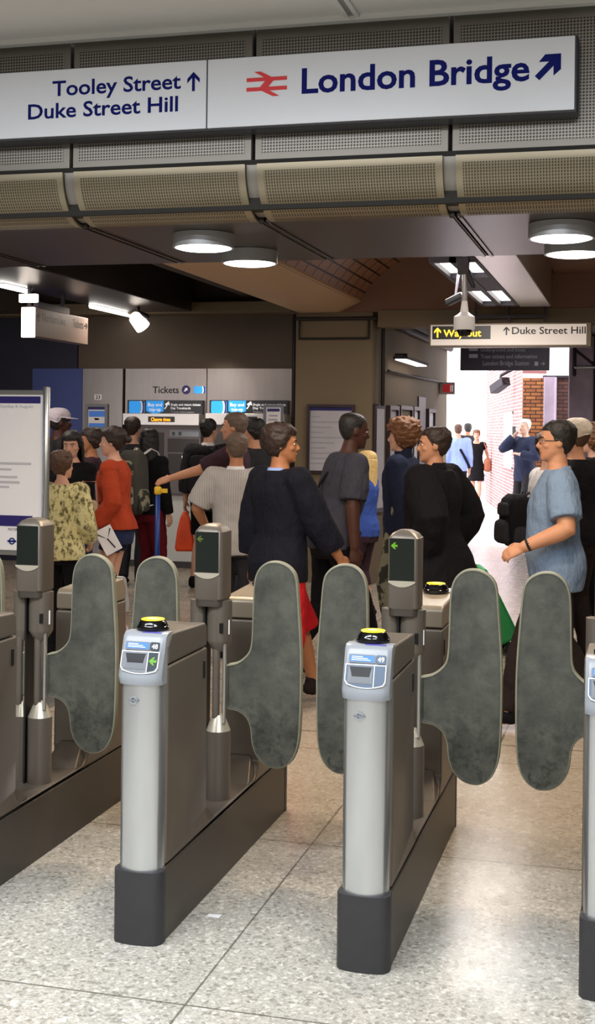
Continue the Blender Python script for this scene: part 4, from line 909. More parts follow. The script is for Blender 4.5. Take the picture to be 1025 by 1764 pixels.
class Person:
    """local frame: +Y is the way the person faces, +X the person's right hand, z up from the ground; built for 1.75 m and scaled"""
    def __init__(s, label, px, D, top_py, face, skin='warm', hair='dark', style='short', lean=0., bend=0., hyaw=0., hpitch=0., L=None, R=None, legs=None, girth=1., shw=.185,
                 fem=False, voxel=.009, features=True, hat=False, polL=None, polR=None, sit=0., group=None, curlL=.55, curlR=.55, xoff=0.):
        p = dep(px, 740, D); s.pos = V3((p.x, p.y, 0)); q = dep(px, top_py, D)
        s.h = q.z + (-.035 if hat else 0.) ; s.k = s.h/1.775; s.yaw = YAW + math.radians(face)
        s.lean = lean; s.fem = fem; s.g = girth; s.shw = shw*(0.9 if fem else 1); s.vox = voxel; s.hyaw = math.radians(hyaw); s.hpitch = math.radians(hpitch); s.skin = skin; s.hair = hair; s.sk = SK[skin]; s.bend = bend
        s.wr = {-1: V3(L or (-.25, .04, .80)), 1: V3(R or (.25, .04, .80))}
        s.pole = {-1: V3(polL or (-.35, -1, -.1)), 1: V3(polR or (.35, -1, -.1))}; s.curl = {-1: curlL, 1: curlR}
        lg = legs or ((-.09, .03, .08), (.09, -.02, .08)); s.an = {-1: V3(lg[0]), 1: V3(lg[1])}
        s.neckbase = s.T(V3((0, -.012, 1.475)))
        s.headO = s.T(V3((0, .0, 1.535)))
        s.HR = Matrix.Rotation(s.hyaw, 3, 'Z') @ Matrix.Rotation(s.hpitch-lean*.35, 3, 'X')
        s.sh = {k: s.T(V3((k*s.shw, -.005, 1.425))) for k in (-1, 1)}
        s.el = {}
        for k in (-1, 1): s.el[k], s.wr[k] = s.ik(s.sh[k], s.wr[k], .285, .255, s.pole[k])
        s.hip = {k: V3((k*.088, 0, .925)) for k in (-1, 1)}; s.kn = {}
        for k in (-1, 1): s.kn[k], s.an[k] = s.ik(s.hip[k], s.an[k], .445, .415, V3((0, 1, .0)))
        s.root = s.body(); s.root.location = s.pos; s.root.rotation_euler = (0, 0, s.yaw); s.root.scale = (s.k,)*3
        tag(s.root, label, 'person', group)
        if features: s.face()
        s.do_hair(style)
    def T(s, p):                                         # leaning of everything above the hips
        t = max(0., min(1., (p.z-.92)/.25)); a = -s.lean*t
        d = p-V3((0, 0, .92)); c, n = math.cos(a), math.sin(a)
        return V3((d.x, d.y*c-d.z*n, d.y*n+d.z*c+.92)) if t > 0 else p
    def ik(s, a, b, l1, l2, pole):
        d = b-a; L = d.length; mx_ = (l1+l2)*.995
        if L > mx_: d = d*(mx_/L); b = a+d; L = mx_
        x = (l1*l1-l2*l2+L*L)/(2*L); hgt = math.sqrt(max(0, l1*l1-x*x)); u = d.normalized(); w = pole-u*pole.dot(u); w = w.normalized() if w.length > 1e-6 else V3((0, -1, 0))
        return a+u*x+w*hgt, b
    def H(s, p): return s.headO + s.HR @ V3(p)
    def torso_rings(s, e=0., z0=.84, z1=1.49, n=28, flare=0., g=None, ez=0.):
        g = g or s.g; fem = s.fem
        prof = [(.80,.150,.108,-.012),(.86,.160,.116,-.014),(.93,.166,.122,-.016),(1.0,.158,.116,-.008),(1.09,.135 if fem else .146,.098,.004),(1.18,.142 if fem else .153,.103,.008),(1.28,.158 if fem else .166,.118 if fem else .115,.008),(1.36,.165 if fem else .178,.116 if fem else .112,.0),(1.42,.158 if fem else .172,.094,-.006),(1.455,.118,.078,-.010),(1.49,.066,.062,-.010),(1.52,.055,.056,-.004)]
        out = []
        zs = sorted({z0, z1} | {p[0] for p in prof if z0 < p[0] < z1} | {z0+(z1-z0)*i/14 for i in range(15)})
        for z in zs:
            for a, b in zip(prof[:-1], prof[1:]):
                if z <= b[0] or b is prof[-1]:
                    t = (z-a[0])/(b[0]-a[0]); t = max(-3. if z0 < .8 else 0., min(1., t)); break
            if z < .80: rx, ry, yc = prof[0][1:]
            else: rx, ry, yc = (a[i]+(b[i]-a[i])*t for i in (1, 2, 3))
            belly = (g-1)*max(0, 1-abs(z-1.08)/.32); rx = rx*(1+(g-1)*.75*(z < 1.44))+e; ry = ry*(1+belly*1.3)+e; yc += belly*.05
            f = flare*max(0., (1.05-z)/.3); rx += f; ry += f
            out.append([s.T(V3((rx*math.copysign(abs(math.cos(2*PI*k/n))**.9, math.cos(2*PI*k/n)), yc+ry*math.sin(2*PI*k/n), z+ez))) for k in range(n)])
        return out
    def arm_pts(s, k, f0, f1, e, ez=0., r=(.056,.049,.043,.040,.034,.027)):
        """points and radii along the arm between fractions f0..f1 (0 shoulder, .5 elbow, 1 wrist)"""
        P = []; RR = []
        fs = sorted({f0, f1} | {f for f in (0, .15, .3, .42, .5, .58, .7, .85, 1.) if f0 < f < f1})
        for f in fs:
            if f <= .5: p = s.sh[k].lerp(s.el[k], f*2)
            else: p = s.el[k].lerp(s.wr[k], f*2-1)
            t = f*5; i = min(4, int(t)); P.append(p); RR.append(((r[i]+(r[i+1]-r[i])*(t-i))*(.88 if s.fem else 1.05)*(1+(s.g-1)*.6))+e-ez*max(0., 1-f*4.))
        return P, RR
    def leg_pts(s, k, f0, f1, e, flare=0., ez=0.):
        r = (.088,.078,.066,.058,.052,.055,.050,.040,.036); P = []; RR = []
        fs = sorted({f0, f1} | {f for f in (0,.12,.25,.37,.46,.5,.54,.64,.75,.88,1.) if f0 < f < f1})
        for f in fs:
            p = s.hip[k].lerp(s.kn[k], f*2) if f <= .5 else s.kn[k].lerp(s.an[k], f*2-1)
            t = f*8; i = min(7, int(t)); P.append(p); RR.append((r[i]+(r[i+1]-r[i])*(t-i))*(1+(s.g-1)*.5)+e+flare*max(0, f-.4)-ez*max(0., 1-f*3.6))
        return P, RR
    def body(s):
        mb = MB(); g = 1.0
        mb.loft(s.torso_rings(0., .80, 1.52))
        # neck and head
        mb.limb([s.T(V3((0, -.012, 1.45))), s.headO+s.HR @ V3((0, -.004, .02)), s.headO+s.HR @ V3((0, 0, .07))], [.060 if not s.fem else .05, .053 if not s.fem else .045, .05], 16)
        n = 28; rings = []
        for z, rx, ry, yc in HEADP: rings.append([s.H((rx*math.cos(2*PI*i/n), yc+ry*math.sin(2*PI*i/n), z)) for i in range(n)])
        mb.loft(rings)
        hs = [s.H(p) for p in ((0, .088, .125), (0, .101, .100), (0, .111, .084), (0, .100, .076))]; mb.limb(hs, [.0085, .0105, .0135, .012], 10)
        for k in (-1, 1):
            mb.limb([s.H((k*.010, .092, .080)), s.H((k*.013, .094, .078))], [.0095, .008], 8)
            mb.limb([s.H((k*.012, .090, .131)), s.H((k*.045, .078, .133))], [.009, .008], 8)
            mb.ball((0, 0, 0), (.020, .018, .016), 10, 6); nb = 5*10; 
            for i in range(50): mb.v[-50+i] = tuple(s.H(V3(mb.v[-50+i])+V3((k*.042, .064, .085))))
            mb.ball((0, 0, 0), (.009, .020, .030), 10, 6)
            for i in range(50): mb.v[-50+i] = tuple(s.H(V3(mb.v[-50+i])+V3((k*.074, -.006, .104))))
        mb.limb([s.H((-.02, .083, .048)), s.H((0, .090, .049)), s.H((.02, .083, .048))], [.008, .0105, .008], 8)
        mb.limb([s.H((-.012, .080, .012)), s.H((.012, .080, .012))], [.014, .014], 8)
        for k in (-1, 1):
            mb.ball(tuple(s.sh[k]), .060*(.88 if s.fem else 1.02), 14, 10)
            P, RR = s.arm_pts(k, 0, 1, 0); mb.limb(P, RR, 14)
            mb.limb([s.T(V3((k*.08, -.008, 1.40))), s.sh[k]], [.065, .056], 12)
            s.hand(mb, k)
            P, RR = s.leg_pts(k, 0, 1, 0); mb.limb(P, RR, 16)
            a = s.an[k]; fd = s.foot_dir(k)
            mb.limb([a+V3((0, -.035, -.045))*1, a+fd*.05+V3((0, 0, -.045)), a+fd*.15+V3((0, 0, -.058)), a+fd*.19+V3((0, 0, -.062))], [(.030, .034), (.036, .034), (.040, .022), (.034, .016)], 12)
        return qobj('person', mb, s.sk, None, s.vox, 2)
    def foot_dir(s, k):
        d = s.an[k]-s.kn[k]; lift = max(0, s.an[k].z-.08)
        return V3((k*.12, 1, -min(.9, lift*4))).normalized()
    def hand(s, mb, k):
        W = s.wr[k]; d = (W-s.el[k]).normalized()
        inward = V3((-k, 0, 0)) if abs(d.x) < .75 else V3((0, -.2, -1))
        if d.z > -.55 and abs(d.x) <= .75: inward = V3((-k*.75, 0, -.65))
        a = inward-d*inward.dot(d); a.normalize()                  # palm normal (towards the palm)
        th = d.cross(a)*(k) ; 
        if th.y < 0 and d.z < -.3: th = -th
        elif d.z >= -.3 and th.z < 0: th = -th
        c = s.curl[k]; q = .95
        rings = []
        for t, rx, ry in ((-.01, .025, .021), (.015, .031, .018), (.045, .039, .0165), (.075, .041, .0150), (.092, .038, .012)):
            o = W+d*t; rings.append([o+th*(rx*math.cos(2*PI*i/16))+a*(ry*math.sin(2*PI*i/16)) for i in range(16)])
        mb.loft(rings)
        for off, ln, b in ((.030, .068, .082), (.0105, .078, .088), (-.0095, .073, .086), (-.0285, .057, .080)):
            p = W+d*b+th*off; pts = [W+d*(b-.03)+th*(off*.9), p]; an = 0.; dirv = d
            for seg, cc in ((.45, .7), (.32, 1.), (.23, .8)):
                an += c*cc; dirv = (d*math.cos(an)+a*math.sin(an)+th*(off*.9)).normalized(); p = p+dirv*(ln*seg); pts.append(p)
            mb.limb(pts, [.0095, .0095, .0088, .0082, .0075], 8)
        p = W+d*.022+th*.026+a*.006; p1 = p+(d*.65+th*.62+a*.25).normalized()*.040; p2 = p1+(d*.9+th*.15+a*.35).normalized()*.032
        mb.limb([W+d*.01+th*.012, p, p1, p2], [.013, .0135, .0105, .0085], 8)
    def face(s):
        dk = s.skin == 'dark'
        for k in (-1, 1):
            e = obj('eye', MB().ball((0, 0, 0), (.0125, .010, .0085), 12, 8).xf(lambda v: s.H(v+V3((k*.031, .0770, .1135)))), M['eye'], s.root, smooth=True)
            obj('iris', MB().ball((0, 0, 0), (.0055, .0040, .0055), 10, 6).xf(lambda v: s.H(v+V3((k*.031, .0852, .1135)))), M['iris'], e, smooth=True)
            obj('eyebrow', MB().limb([s.H((k*.014, .0975, .134)), s.H((k*.032, .0945, .1375)), s.H((k*.048, .082, .134))], [.0035, .004, .003], 8), HA[s.hair], s.root, smooth=True)
        obj('lips', MB().limb([s.H((-.021, .089, .0485)), s.H((0, .0975, .0495)), s.H((.021, .089, .0485))], [(.003, .0045), (.0045, .007), (.003, .0045)], 8), M['lips_dk'] if dk else M['lips'], s.root, smooth=True)
    # ---- hair
    def hair_shell(s, off, front=.180, side=.115, back=.045, thick=.012, lift=.012, m=None, nm='hair', noise=0., ns=.03, temple=.95):
        mb = MB(); n, mz = 40, 22; zs = [.02+(.2245-.02)*(1-(1-j/mz)**1.25) for j in range(mz+1)]; rings = []
        hl = []
        for i in range(n):
            a = 2*PI*i/n; ph = abs(((a-PI/2+PI) % (2*PI))-PI)           # 0 = front
            if ph < temple: v = front
            elif ph < 1.45: v = front+(side-front)*(ph-temple)/(1.45-temple)
            elif ph < 1.95: v = side+(side*.75-side)*(ph-1.45)/.5
            else: v = side*.75+(back-side*.75)*min(1, (ph-1.95)/.6)
            hl.append(v)
        for z in zs:
            rx, ry, yc = head_at(z); r = []
            for i in range(n):
                a = 2*PI*i/n; ph = abs(((a-PI/2+PI) % (2*PI))-PI); zz_ = max(z, hl[i]) if z < hl[i] else z
                rx2, ry2, yc2 = head_at(zz_); top = max(0, (zz_-.12)/.1); o = off*(.5+.5*min(1, max(0, (zz_-hl[i])/.03+.2)))
                r.append(s.H(((rx2+o)*math.cos(a), yc2-.004+(ry2+o)*math.sin(a), zz_+lift*top*min(1, max(0, (zz_-hl[i])*20)))))
            rings.append(r)
        inner = [[s.H((max(.0, head_at(max(z, hl[i]))[0]-.012)*math.cos(2*PI*i/n), head_at(max(z, hl[i]))[2]+max(.0, head_at(max(z, hl[i]))[1]-.012)*math.sin(2*PI*i/n), min(.21, max(z, hl[i])))) for i in range(n)] for z in zs]
        mb.loft(rings, caps=False); mb.add(rings[-1], [tuple(range(n))])
        mb.loft([rings[0], inner[0]], caps=False)
        o = obj(nm, mb, m or HA[s.hair], s.root, smooth=True)
        sol = o.modifiers.new('t', 'SOLIDIFY'); sol.thickness = .006; sol.offset = -1
        if noise:
            sub = o.modifiers.new('u', 'SUBSURF'); sub.levels = 1; sub.render_levels = 1
            key = 'hair%d' % int(ns*1000); tx = bpy.data.textures.get(key) or bpy.data.textures.new(key, 'CLOUDS'); tx.noise_scale = ns; tx.noise_depth = 2
            d = o.modifiers.new('d', 'DISPLACE'); d.texture = tx; d.strength = noise; d.mid_level = .4; d.texture_coords = 'LOCAL'
        return o
    def do_hair(s, style):
        if style == 'short': s.hair_shell(.010, noise=.014, ns=.03)
        elif style == 'full': s.hair_shell(.020, front=.172, side=.095, back=.02, lift=.018, noise=.02, ns=.035)
        elif style == 'fringe': s.hair_shell(.022, front=.148, side=.07, back=.0, lift=.014, noise=.016, ns=.04)
        elif style == 'buzz': s.hair_shell(.004, noise=.004, ns=.02, lift=.003)
        elif style == 'bun':
            o = s.hair_shell(.016, front=.165, side=.10, back=.045, noise=.012, ns=.04, lift=.012)
            obj('hair_bun', MB().ball((0, 0, 0), (.04, .036, .036), 16, 10).xf(lambda v: s.H(v+V3((0, -.125, .13)))), HA[s.hair], o, smooth=True)
        elif style == 'curly': s.hair_shell(.040, front=.165, side=.06, back=-.0, lift=.030, noise=.055, ns=.028, thick=.02)
        elif style in ('long', 'bob'):
            o = s.hair_shell(.016, front=.168, side=.09, back=.03, noise=.012, ns=.05, lift=.014)
            Lg = .30 if style == 'long' else .14; mb = MB(); n = 13; rings = []
            for j in range(9):
                t = j/8; z = .15-t*(Lg+.12); r = []
                for i in range(n):
                    a = PI*1.02+ (PI*.96)*i/(n-1); a = PI/2+ (2*PI-2*1.28)*i/(n-1)+1.28
                    w = .090+.012*math.sin(t*2.5)-.012*t; dd = .108-.020*t
                    r.append(s.H((w*math.cos(a), -.012-.01*t+dd*math.sin(a)*(1 if math.sin(a) < 0 else .75), z)))
                rings.append(r)
            mb.loft(rings, caps=False, closed=False); k = obj('hair_length', mb, HA[s.hair], o, smooth=True)
            sol = k.modifiers.new('t', 'SOLIDIFY'); sol.thickness = .022; sol.offset = 0; sb = k.modifiers.new('u', 'SUBSURF'); sb.levels = 1; sb.render_levels = 2
            tx = bpy.data.textures.get('strands') or bpy.data.textures.new('strands', 'CLOUDS'); tx.noise_scale = .03
            d = k.modifiers.new('d', 'DISPLACE'); d.texture = tx; d.strength = .014; d.texture_coords = 'LOCAL'
        elif style == 'capped': s.hair_shell(.008, front=.13, side=.10, back=.03, lift=.002, noise=.006, ns=.03)
    def cap(s, m, brim=True, soft=0.):
        o = s.hair_shell(.020, front=.158, side=.148, back=.135, lift=.018+soft, m=m, nm='cap', temple=1.6)
        if brim:
            mb = MB(); top = []; bot = []
            for i in range(15):
                a = math.radians(20+140*i/14); rx, ry = .088, .10
                top.append((rx*math.cos(a), .0+ry*math.sin(a), .158)); bot.append((rx*1.02*math.cos(a), .0+(ry+.075*math.sin(a)**1.2)*math.sin(a), .150))
            P = [top, bot, [(x, y, z-.006) for x, y, z in bot], [(x, y, z-.006) for x, y, z in top]]
            rings = [[s.H(p) for p in r] for r in P]; mb.loft(rings+[rings[0]], caps=False, closed=False); obj('brim', mb, m, o, smooth=True)
        return o
    def glasses(s, m=None, up=0.):
        m = m or M['black']; o = None
        mb = MB()
        for k in (-1, 1):
            pts = [s.H((k*(.032+.021*math.cos(t)), .100-.012*abs(math.cos(t)) if k*math.cos(t) > 0 else .102, .1135+up+.017*math.sin(t))) for t in [2*PI*i/14 for i in range(15)]]
            mb.limb(pts, [.0022]*15, 6, round_ends=False)
            mb.limb([s.H((k*.053, .088, .116+up)), s.H((k*.078, .0, .116+up)), s.H((k*.078, -.015, .108+up))], [.0022]*3, 6)
        mb.limb([s.H((-.011, .103, .118+up)), s.H((.011, .103, .118+up))], [.0022]*2, 6)
        return obj('glasses', mb, m, s.root)
    # ---- clothes
    def top(s, name, m, e=.012, hem=.88, sleeve=1., neck=1.485, flare=0., wr=.010, ws=.09, vox=None, ease=.010, collar=None, es=None):
        mb = MB(); mb.loft(s.torso_rings(e, hem, neck, 28, flare)); es = es if es is not None else e
        for k in (-1, 1):
            mb.ball(tuple(s.sh[k]), .058*(.9 if s.fem else 1.02)+es, 14, 10)
            mb.limb([s.T(V3((k*.07, -.008, 1.395))), s.sh[k]], [.070+e, .058+es], 14)
            if sleeve > 0:
                P, RR = s.arm_pts(k, 0, sleeve, es+ease, ease+.004); mb.limb(P, RR, 16, round_ends=False)
        o = qobj(name, mb, m, s.root, vox or max(.009, s.vox), 4, wr, ws)
        if collar:
            cm, hh = collar; n = 20
            R_ = [[s.T(V3(((.066+dx)*math.cos(2*PI*i/n), -.010+(.064+dx)*math.sin(2*PI*i/n), z+(.012 if math.sin(2*PI*i/n) < 0 else -.012)))) for i in range(n)] for z, dx in ((1.462, .014), (1.475+hh, .004), (1.475+hh, -.004), (1.462, .004))]
            mb = MB(); mb.loft(R_+[R_[0]], caps=False); obj('collar', mb, cm, o, smooth=True)
        return o
    def legs(s, name, m, e=.012, length=1., waist=1.02, wr=.012, ws=.10, flare=0., ease=0.):
        mb = MB(); mb.loft(s.torso_rings(min(e*.6, .012), .80, waist, 28)); ee = e+ease
        for k in (-1, 1):
            P, RR = s.leg_pts(k, 0, length, ee, flare, max(0., ee-.014)); mb.limb(P, RR, 18, round_ends=False)
        return qobj(name, mb, m, s.root, max(.010, s.vox), 3, wr, ws)
    def skirt(s, name, m, z0, z1=1.02, r0=.20, e=.012, wr=.012):
        mb = MB(); rings = []; n = 32
        for j in range(9):
            t = j/8; z = z1+(z0-z1)*t
            rr = s.torso_rings(e, max(.82, z), max(.82, z)+.02)[0]; cx = sum((p for p in rr), V3())/len(rr)
            b = min(1, max(0, (1.0-z)/.3)); r = []
            for p in rr:
                d = p-cx; d.z = 0; r.append(V3((cx.x+d.x*(1+b*(r0/.17-1)), cx.y+d.y*(1+b*(r0/.13-1)), z)))
            rings.append(r)
        mb.loft(rings); return qobj(name, mb, m, s.root, max(.010, s.vox), 2, wr, .09)
    def shoes(s, m, nm='shoe', sole=None, h=0.):
        for k in (-1, 1):
            a = s.an[k]; fd = s.foot_dir(k); mb = MB()
            mb.limb([a+V3((0, -.045, -.038)), a+fd*.05+V3((0, 0, -.034)), a+fd*.15+V3((0, 0, -.052)), a+fd*.20+V3((0, 0, -.058))], [(.040, .040), (.043, .042), (.047, .027), (.038, .020)], 16)
            mb.limb([a+V3((0, -.02, .0)), a+V3((0, -.01, -.04))], [.046, .046], 12)
            qobj(nm, mb, m, s.root, max(.008, s.vox), 2)
    def strap(s, m, k=1, w=.018, nm='strap'):
        """shoulder strap over shoulder k, front and back, down to the opposite hip"""
        mb = MB(); P = []; rr = []
        for i in range(25):
            t = 2*PI*i/24; x = k*.11*math.cos(t/1.)*(1.); c = math.cos(t); z = 1.19+.275*c; x = k*(.09*c - .02*(1-c)) - k*.05*(1-c)
            y = .155*s.g*math.sin(t) if True else 0
            P.append(s.T(V3((x, y*(.85 if abs(c) < .9 else 1), z)))); rr.append((w, .006))
        mb.limb(P, rr, 8, round_ends=False); return obj(nm, mb, m, s.root, smooth=True)
    def W(s, p):
        """local point -> world"""
        return s.pos + Matrix.Rotation(s.yaw, 3, 'Z') @ (V3(p)*s.k)

def superbox(w, d, h, z0=0., n=24, taper=.9, pw=.35):
    mb = MB(); rings = []
    for j in range(11):
        t = j/10; f = (1-abs(2*t-1)**4)**.5; f = .55+.45*f; ww = w/2*f*(1+(taper-1)*t); dd = d/2*f*(1+(taper-1)*t)
        rings.append([(ww*math.copysign(abs(math.cos(2*PI*i/n))**pw, math.cos(2*PI*i/n)), dd*math.copysign(abs(math.sin(2*PI*i/n))**pw, math.sin(2*PI*i/n)), z0+h*t) for i in range(n)])
    mb.loft(rings); return mb
def backpack(label, pr, m, mp, w=.31, d=.18, h=.46, zc=1.20, yc=-.225, xc=0., strapm=None, extra=False, roll=0.):
    c = pr.W((xc, yc, zc)); t = thing('backpack', label, 'backpack', (c.x, c.y, c.z-h*pr.k/2), pr.yaw); t.scale = (pr.k,)*3; t.rotation_euler = (roll, 0, pr.yaw)
    obj('main_bag', superbox(w, d, h), m, t, smooth=True)
    obj('front_pocket', superbox(w*.78, .08, h*.45, h*.06).xf(lambda v: v+V3((0, -d*.5, 0))), mp, t, smooth=True)
    obj('top_pocket', superbox(w*.7, .05, h*.26, h*.58).xf(lambda v: v+V3((0, -d*.46, 0))), mp, t, smooth=True)
    for k in (-1, 1):
        obj('strap', MB().limb([(k*.07, d*.35, h*.93), (k*.10, d*.5+.05, h*1.02), (k*.11, d*.5+.13, h*.97), (k*.13, d*.5+.215, h*.78), (k*.14, d*.5+.20, h*.45), (k*.13, d*.5+.06, h*.15), (k*.12, d*.3, h*.12)], [(.024, .008)]*7, 8), strapm or mp, t, smooth=True)
        obj('side_pocket', superbox(.06, d*.7, h*.35, h*.05).xf(lambda v: v+V3((k*w*.47, 0, 0))), mp, t, smooth=True)
    obj('handle', MB().limb([(-.03, d*.3, h*.96), (-.025, d*.3, h*1.04), (.025, d*.3, h*1.04), (.03, d*.3, h*.96)], [.006]*4, 8), mp, t, smooth=True)
    return t
C = dict(navy=cloth('navy knit', '#11131f'), black=cloth('black', '#0e0d11'), charcoal=cloth('charcoal', '#2b2a2e'), grey=cloth('grey shirt', '#8b8885', var=.1), rust=cloth('rust blazer', '#a83f22'), white=cloth('white', '#d9d6d6', var=.06),
         denim=cloth('denim', '#27304f'), red=cloth('red', '#b3161f', var=.1), maroon=cloth('maroon', '#611520'), blue=cloth('royal blue', '#3a54a0'), slate=cloth('slate blue shirt', '#7489a4', var=.08), sky=cloth('sky blue shirt', '#8ea6dd', var=.08),
         brownblk=cloth('brown black', '#231a19'), khaki=cloth('khaki', '#8d8172'), darkgrey=cloth('dark grey tee', '#3d3d47'), olive=cloth('olive grey', '#4b4a44'), navyhood=cloth('navy hoodie', '#20263c'), suit=cloth('dark suit', '#2a3148'), plum=cloth('plum', '#3a2730'), cream=cloth('cream cap', '#cfc4b4', var=.05), capw=cloth('pale cap', '#c9c2cc', var=.05))
def m_pattern():
    m = bpy.data.materials.new('yellow green knit with dark pattern'); t = NT(m); o = t.obj(); n = t.noise(o, 26, 4, .7, (1, 1, .6))
    r = t.node('ShaderNodeMapRange'); r.inputs[1].default_value = .48; r.inputs[2].default_value = .60; t.link(n, r.inputs[0])
    t.link(t.mix(r.outputs[0], hexc('#d3ca94'), hexc('#5d5832')), t.b.inputs['Base Color']); t.b.inputs['Roughness'].default_value = .9; return m
C['pattern'] = m_pattern()
def m_camo():
    m = bpy.data.materials.new('grey green camouflage cloth'); t = NT(m); o = t.obj(); n = t.noise(o, 11, 3, .6)
    r = t.node('ShaderNodeMapRange'); r.inputs[1].default_value = .47; r.inputs[2].default_value = .53; t.link(n, r.inputs[0])
    t.link(t.mix(r.outputs[0], hexc('#8d8b74'), hexc('#33352b')), t.b.inputs['Base Color']); t.b.inputs['Roughness'].default_value = .9; return m
C['camo'] = m_camo()
def m_stripe():
    m = bpy.data.materials.new('grey shirt with fine stripes'); t = NT(m); x, y, z = t.sep(t.obj())
    s_ = t.math('LESS_THAN', t.math('FRACT', t.math('MULTIPLY', t.math('ADD', x, 5.), 55.)), .4)
    t.link(t.mix(s_, hexc('#a9a5a1'), hexc('#989490')), t.b.inputs['Base Color']); t.b.inputs['Roughness'].default_value = .85; return m
C['stripe'] = m_stripe()
WALK = ((-.08, .27, .085), (.08, -.26, .13)); WALK2 = ((-.08, -.26, .13), (.08, .27, .085))

# --- nearest row, just beyond the gates
p = Person('person in slate blue polo shirt and glasses walking left near the right edge', 960, 7.0, 722, 84, 'warm', 'black', 'short', girth=1.32, L=(-.27, .20, 1.06), R=(.26, -.12, .85), legs=WALK, voxel=.007, polL=(-.5, -1, -.6))
p.top('polo_shirt', C['slate'], .016, .80, .40, flare=.015, collar=(C['slate'], .02), ease=.022); p.legs('trousers', C['brownblk'], .018); p.shoes(C['black']); p.glasses()
w_ = p.wr[-1].lerp(p.el[-1], .12); obj('wristwatch', MB().limb([w_-(p.wr[-1]-p.el[-1]).normalized()*.014, w_+(p.wr[-1]-p.el[-1]).normalized()*.014], [.036, .036], 16, round_ends=False), M['black'], p.root, smooth=True)
p = Person('person in long black coat walking left, turned away, beyond gate 49', 749, 7.8, 733, 54, 'warm', 'dark', 'short', hyaw=30, L=(-.19, -.06, .97), R=(.19, .0, .97), legs=WALK2, voxel=.007, girth=1.18, polL=(-.8, -1, 0), polR=(1, -.7, 0))
p.top('black_coat', C['black'], .048, .74, 1., flare=.12, collar=(C['black'], .045), wr=.018, ws=.14, ease=.022); p.legs('trousers', C['khaki'], .016); p.shoes(C['black'])
coat = p
p = Person('person in navy jumper and red cropped trousers walking right', 484, 7.3, 729, -52, 'tan', 'dark', 'full', hyaw=-32, L=(-.26, -.02, .86), R=(.27, .26, .95), legs=((-.07, .36, .09), (.12, -.16, .09)), voxel=.007, girth=1.05)
p.top('navy_jumper', C['navy'], .032, .81, .86, flare=.025, wr=.012, ws=.12, collar=(C['sky'], .016), ease=.018); p.legs('red_trousers', C['red'], .060, .56, flare=.06); p.shoes(C['brownblk'])
p = Person('person in dark grey tee shirt and black trousers walking right, beyond the navy jumper', 575, 8.3, 704, -72, 'dark', 'black', 'buzz', girth=1.18, lean=.20, L=(-.22, .02, .84), R=(.25, .06, .84), legs=WALK2, voxel=.007, hpitch=-4)
p.top('tee_shirt', C['darkgrey'], .020, .86, .42, ease=.02, wr=.014); p.legs('trousers', C['black'], .018); p.shoes(C['black'])
cs = p.strap(C['black'], 1)
p = Person('person in pale grey striped short-sleeved shirt, back turned, sunglasses pushed up', 408, 9.0, 744, -8, 'tan', 'greybrown', 'short', hyaw=18, L=(-.27, .18, 1.0), R=(.27, .08, .86), girth=1.12, voxel=.008, polL=(-.8, -1, -.2))
p.top('striped_shirt', C['stripe'], .024, .82, .44, flare=.012, collar=(C['white'], .02), ease=.026, wr=.016); p.legs('trousers', C['charcoal'], .016); p.shoes(C['black']); p.glasses(M['chrome'], up=.085)
# --- the group by the notice board
p = Person('person in rust red blazer and denim shorts facing left with leaflets in hand', 203, 9.7, 734, 82, 'light', 'dark', 'bun', fem=True, lean=.06, L=(-.22, .12, .95), R=(.2, .20, .95), voxel=.008)
p.top('white_blouse', C['white'], .008, .95, 0.); p.top('rust_blazer', C['rust'], .024, .925, .93, flare=.035, wr=.014, ease=.016); p.legs('denim_shorts', C['denim'], .018, .20)
P_ = [p.T(V3((0, y, z))) for y, z in ((.128, 1.40), (.152, 1.30), (.150, 1.18), (.146, 1.05), (.150, .93))]; obj('blouse_front', MB().limb(P_, [(.030, .008), (.036, .010), (.036, .010), (.034, .010), (.030, .008)], 10), C['white'], p.root, smooth=True); p.shoes(C['white'])
bl = p
p = Person('person in black top facing the camera beside the notice board, holding paper', 125, 10.3, 741, 165, 'light', 'black', 'bob', fem=True, L=(-.10, .27, 1.05), R=(.10, .28, 1.02), hpitch=-10, hyaw=10, voxel=.008)
p.top('black_top', C['black'], .012, .86, .62); p.legs('trousers', C['black'], .014); p.shoes(C['black']); asian = p
p = Person('person in yellow-green patterned knit top, back turned beside the notice board', 108, 9.0, 776, -8, 'light', 'brown', 'full', fem=True, hyaw=-25, L=(-.2, .16, .95), R=(.2, .18, .98), voxel=.008)
p.top('patterned_top', C['pattern'], .028, .84, .9, flare=.045, wr=.012, ease=.02); p.legs('trousers', C['black'], .014); p.shoes(C['black'])
p = Person('person in dark grey jacket and pale cap behind the notice board', 96, 11.6, 696, -65, 'dark', 'black', 'capped', hat=True, voxel=.009, lean=.05)
p.cap(C['capw']); p.top('grey_jacket', C['charcoal'], .030, .84, 1., wr=.014); p.legs('trousers', C['charcoal'], .014); p.shoes(C['black'])
p = Person('person in plum brown top mostly hidden behind the rust blazer', 157, 11.4, 737, 100, 'tan', 'dark', 'full', voxel=.009)
p.top('brown_top', C['plum'], .016, .86, 1.); p.legs('trousers', C['black'], .014); p.shoes(C['black'])
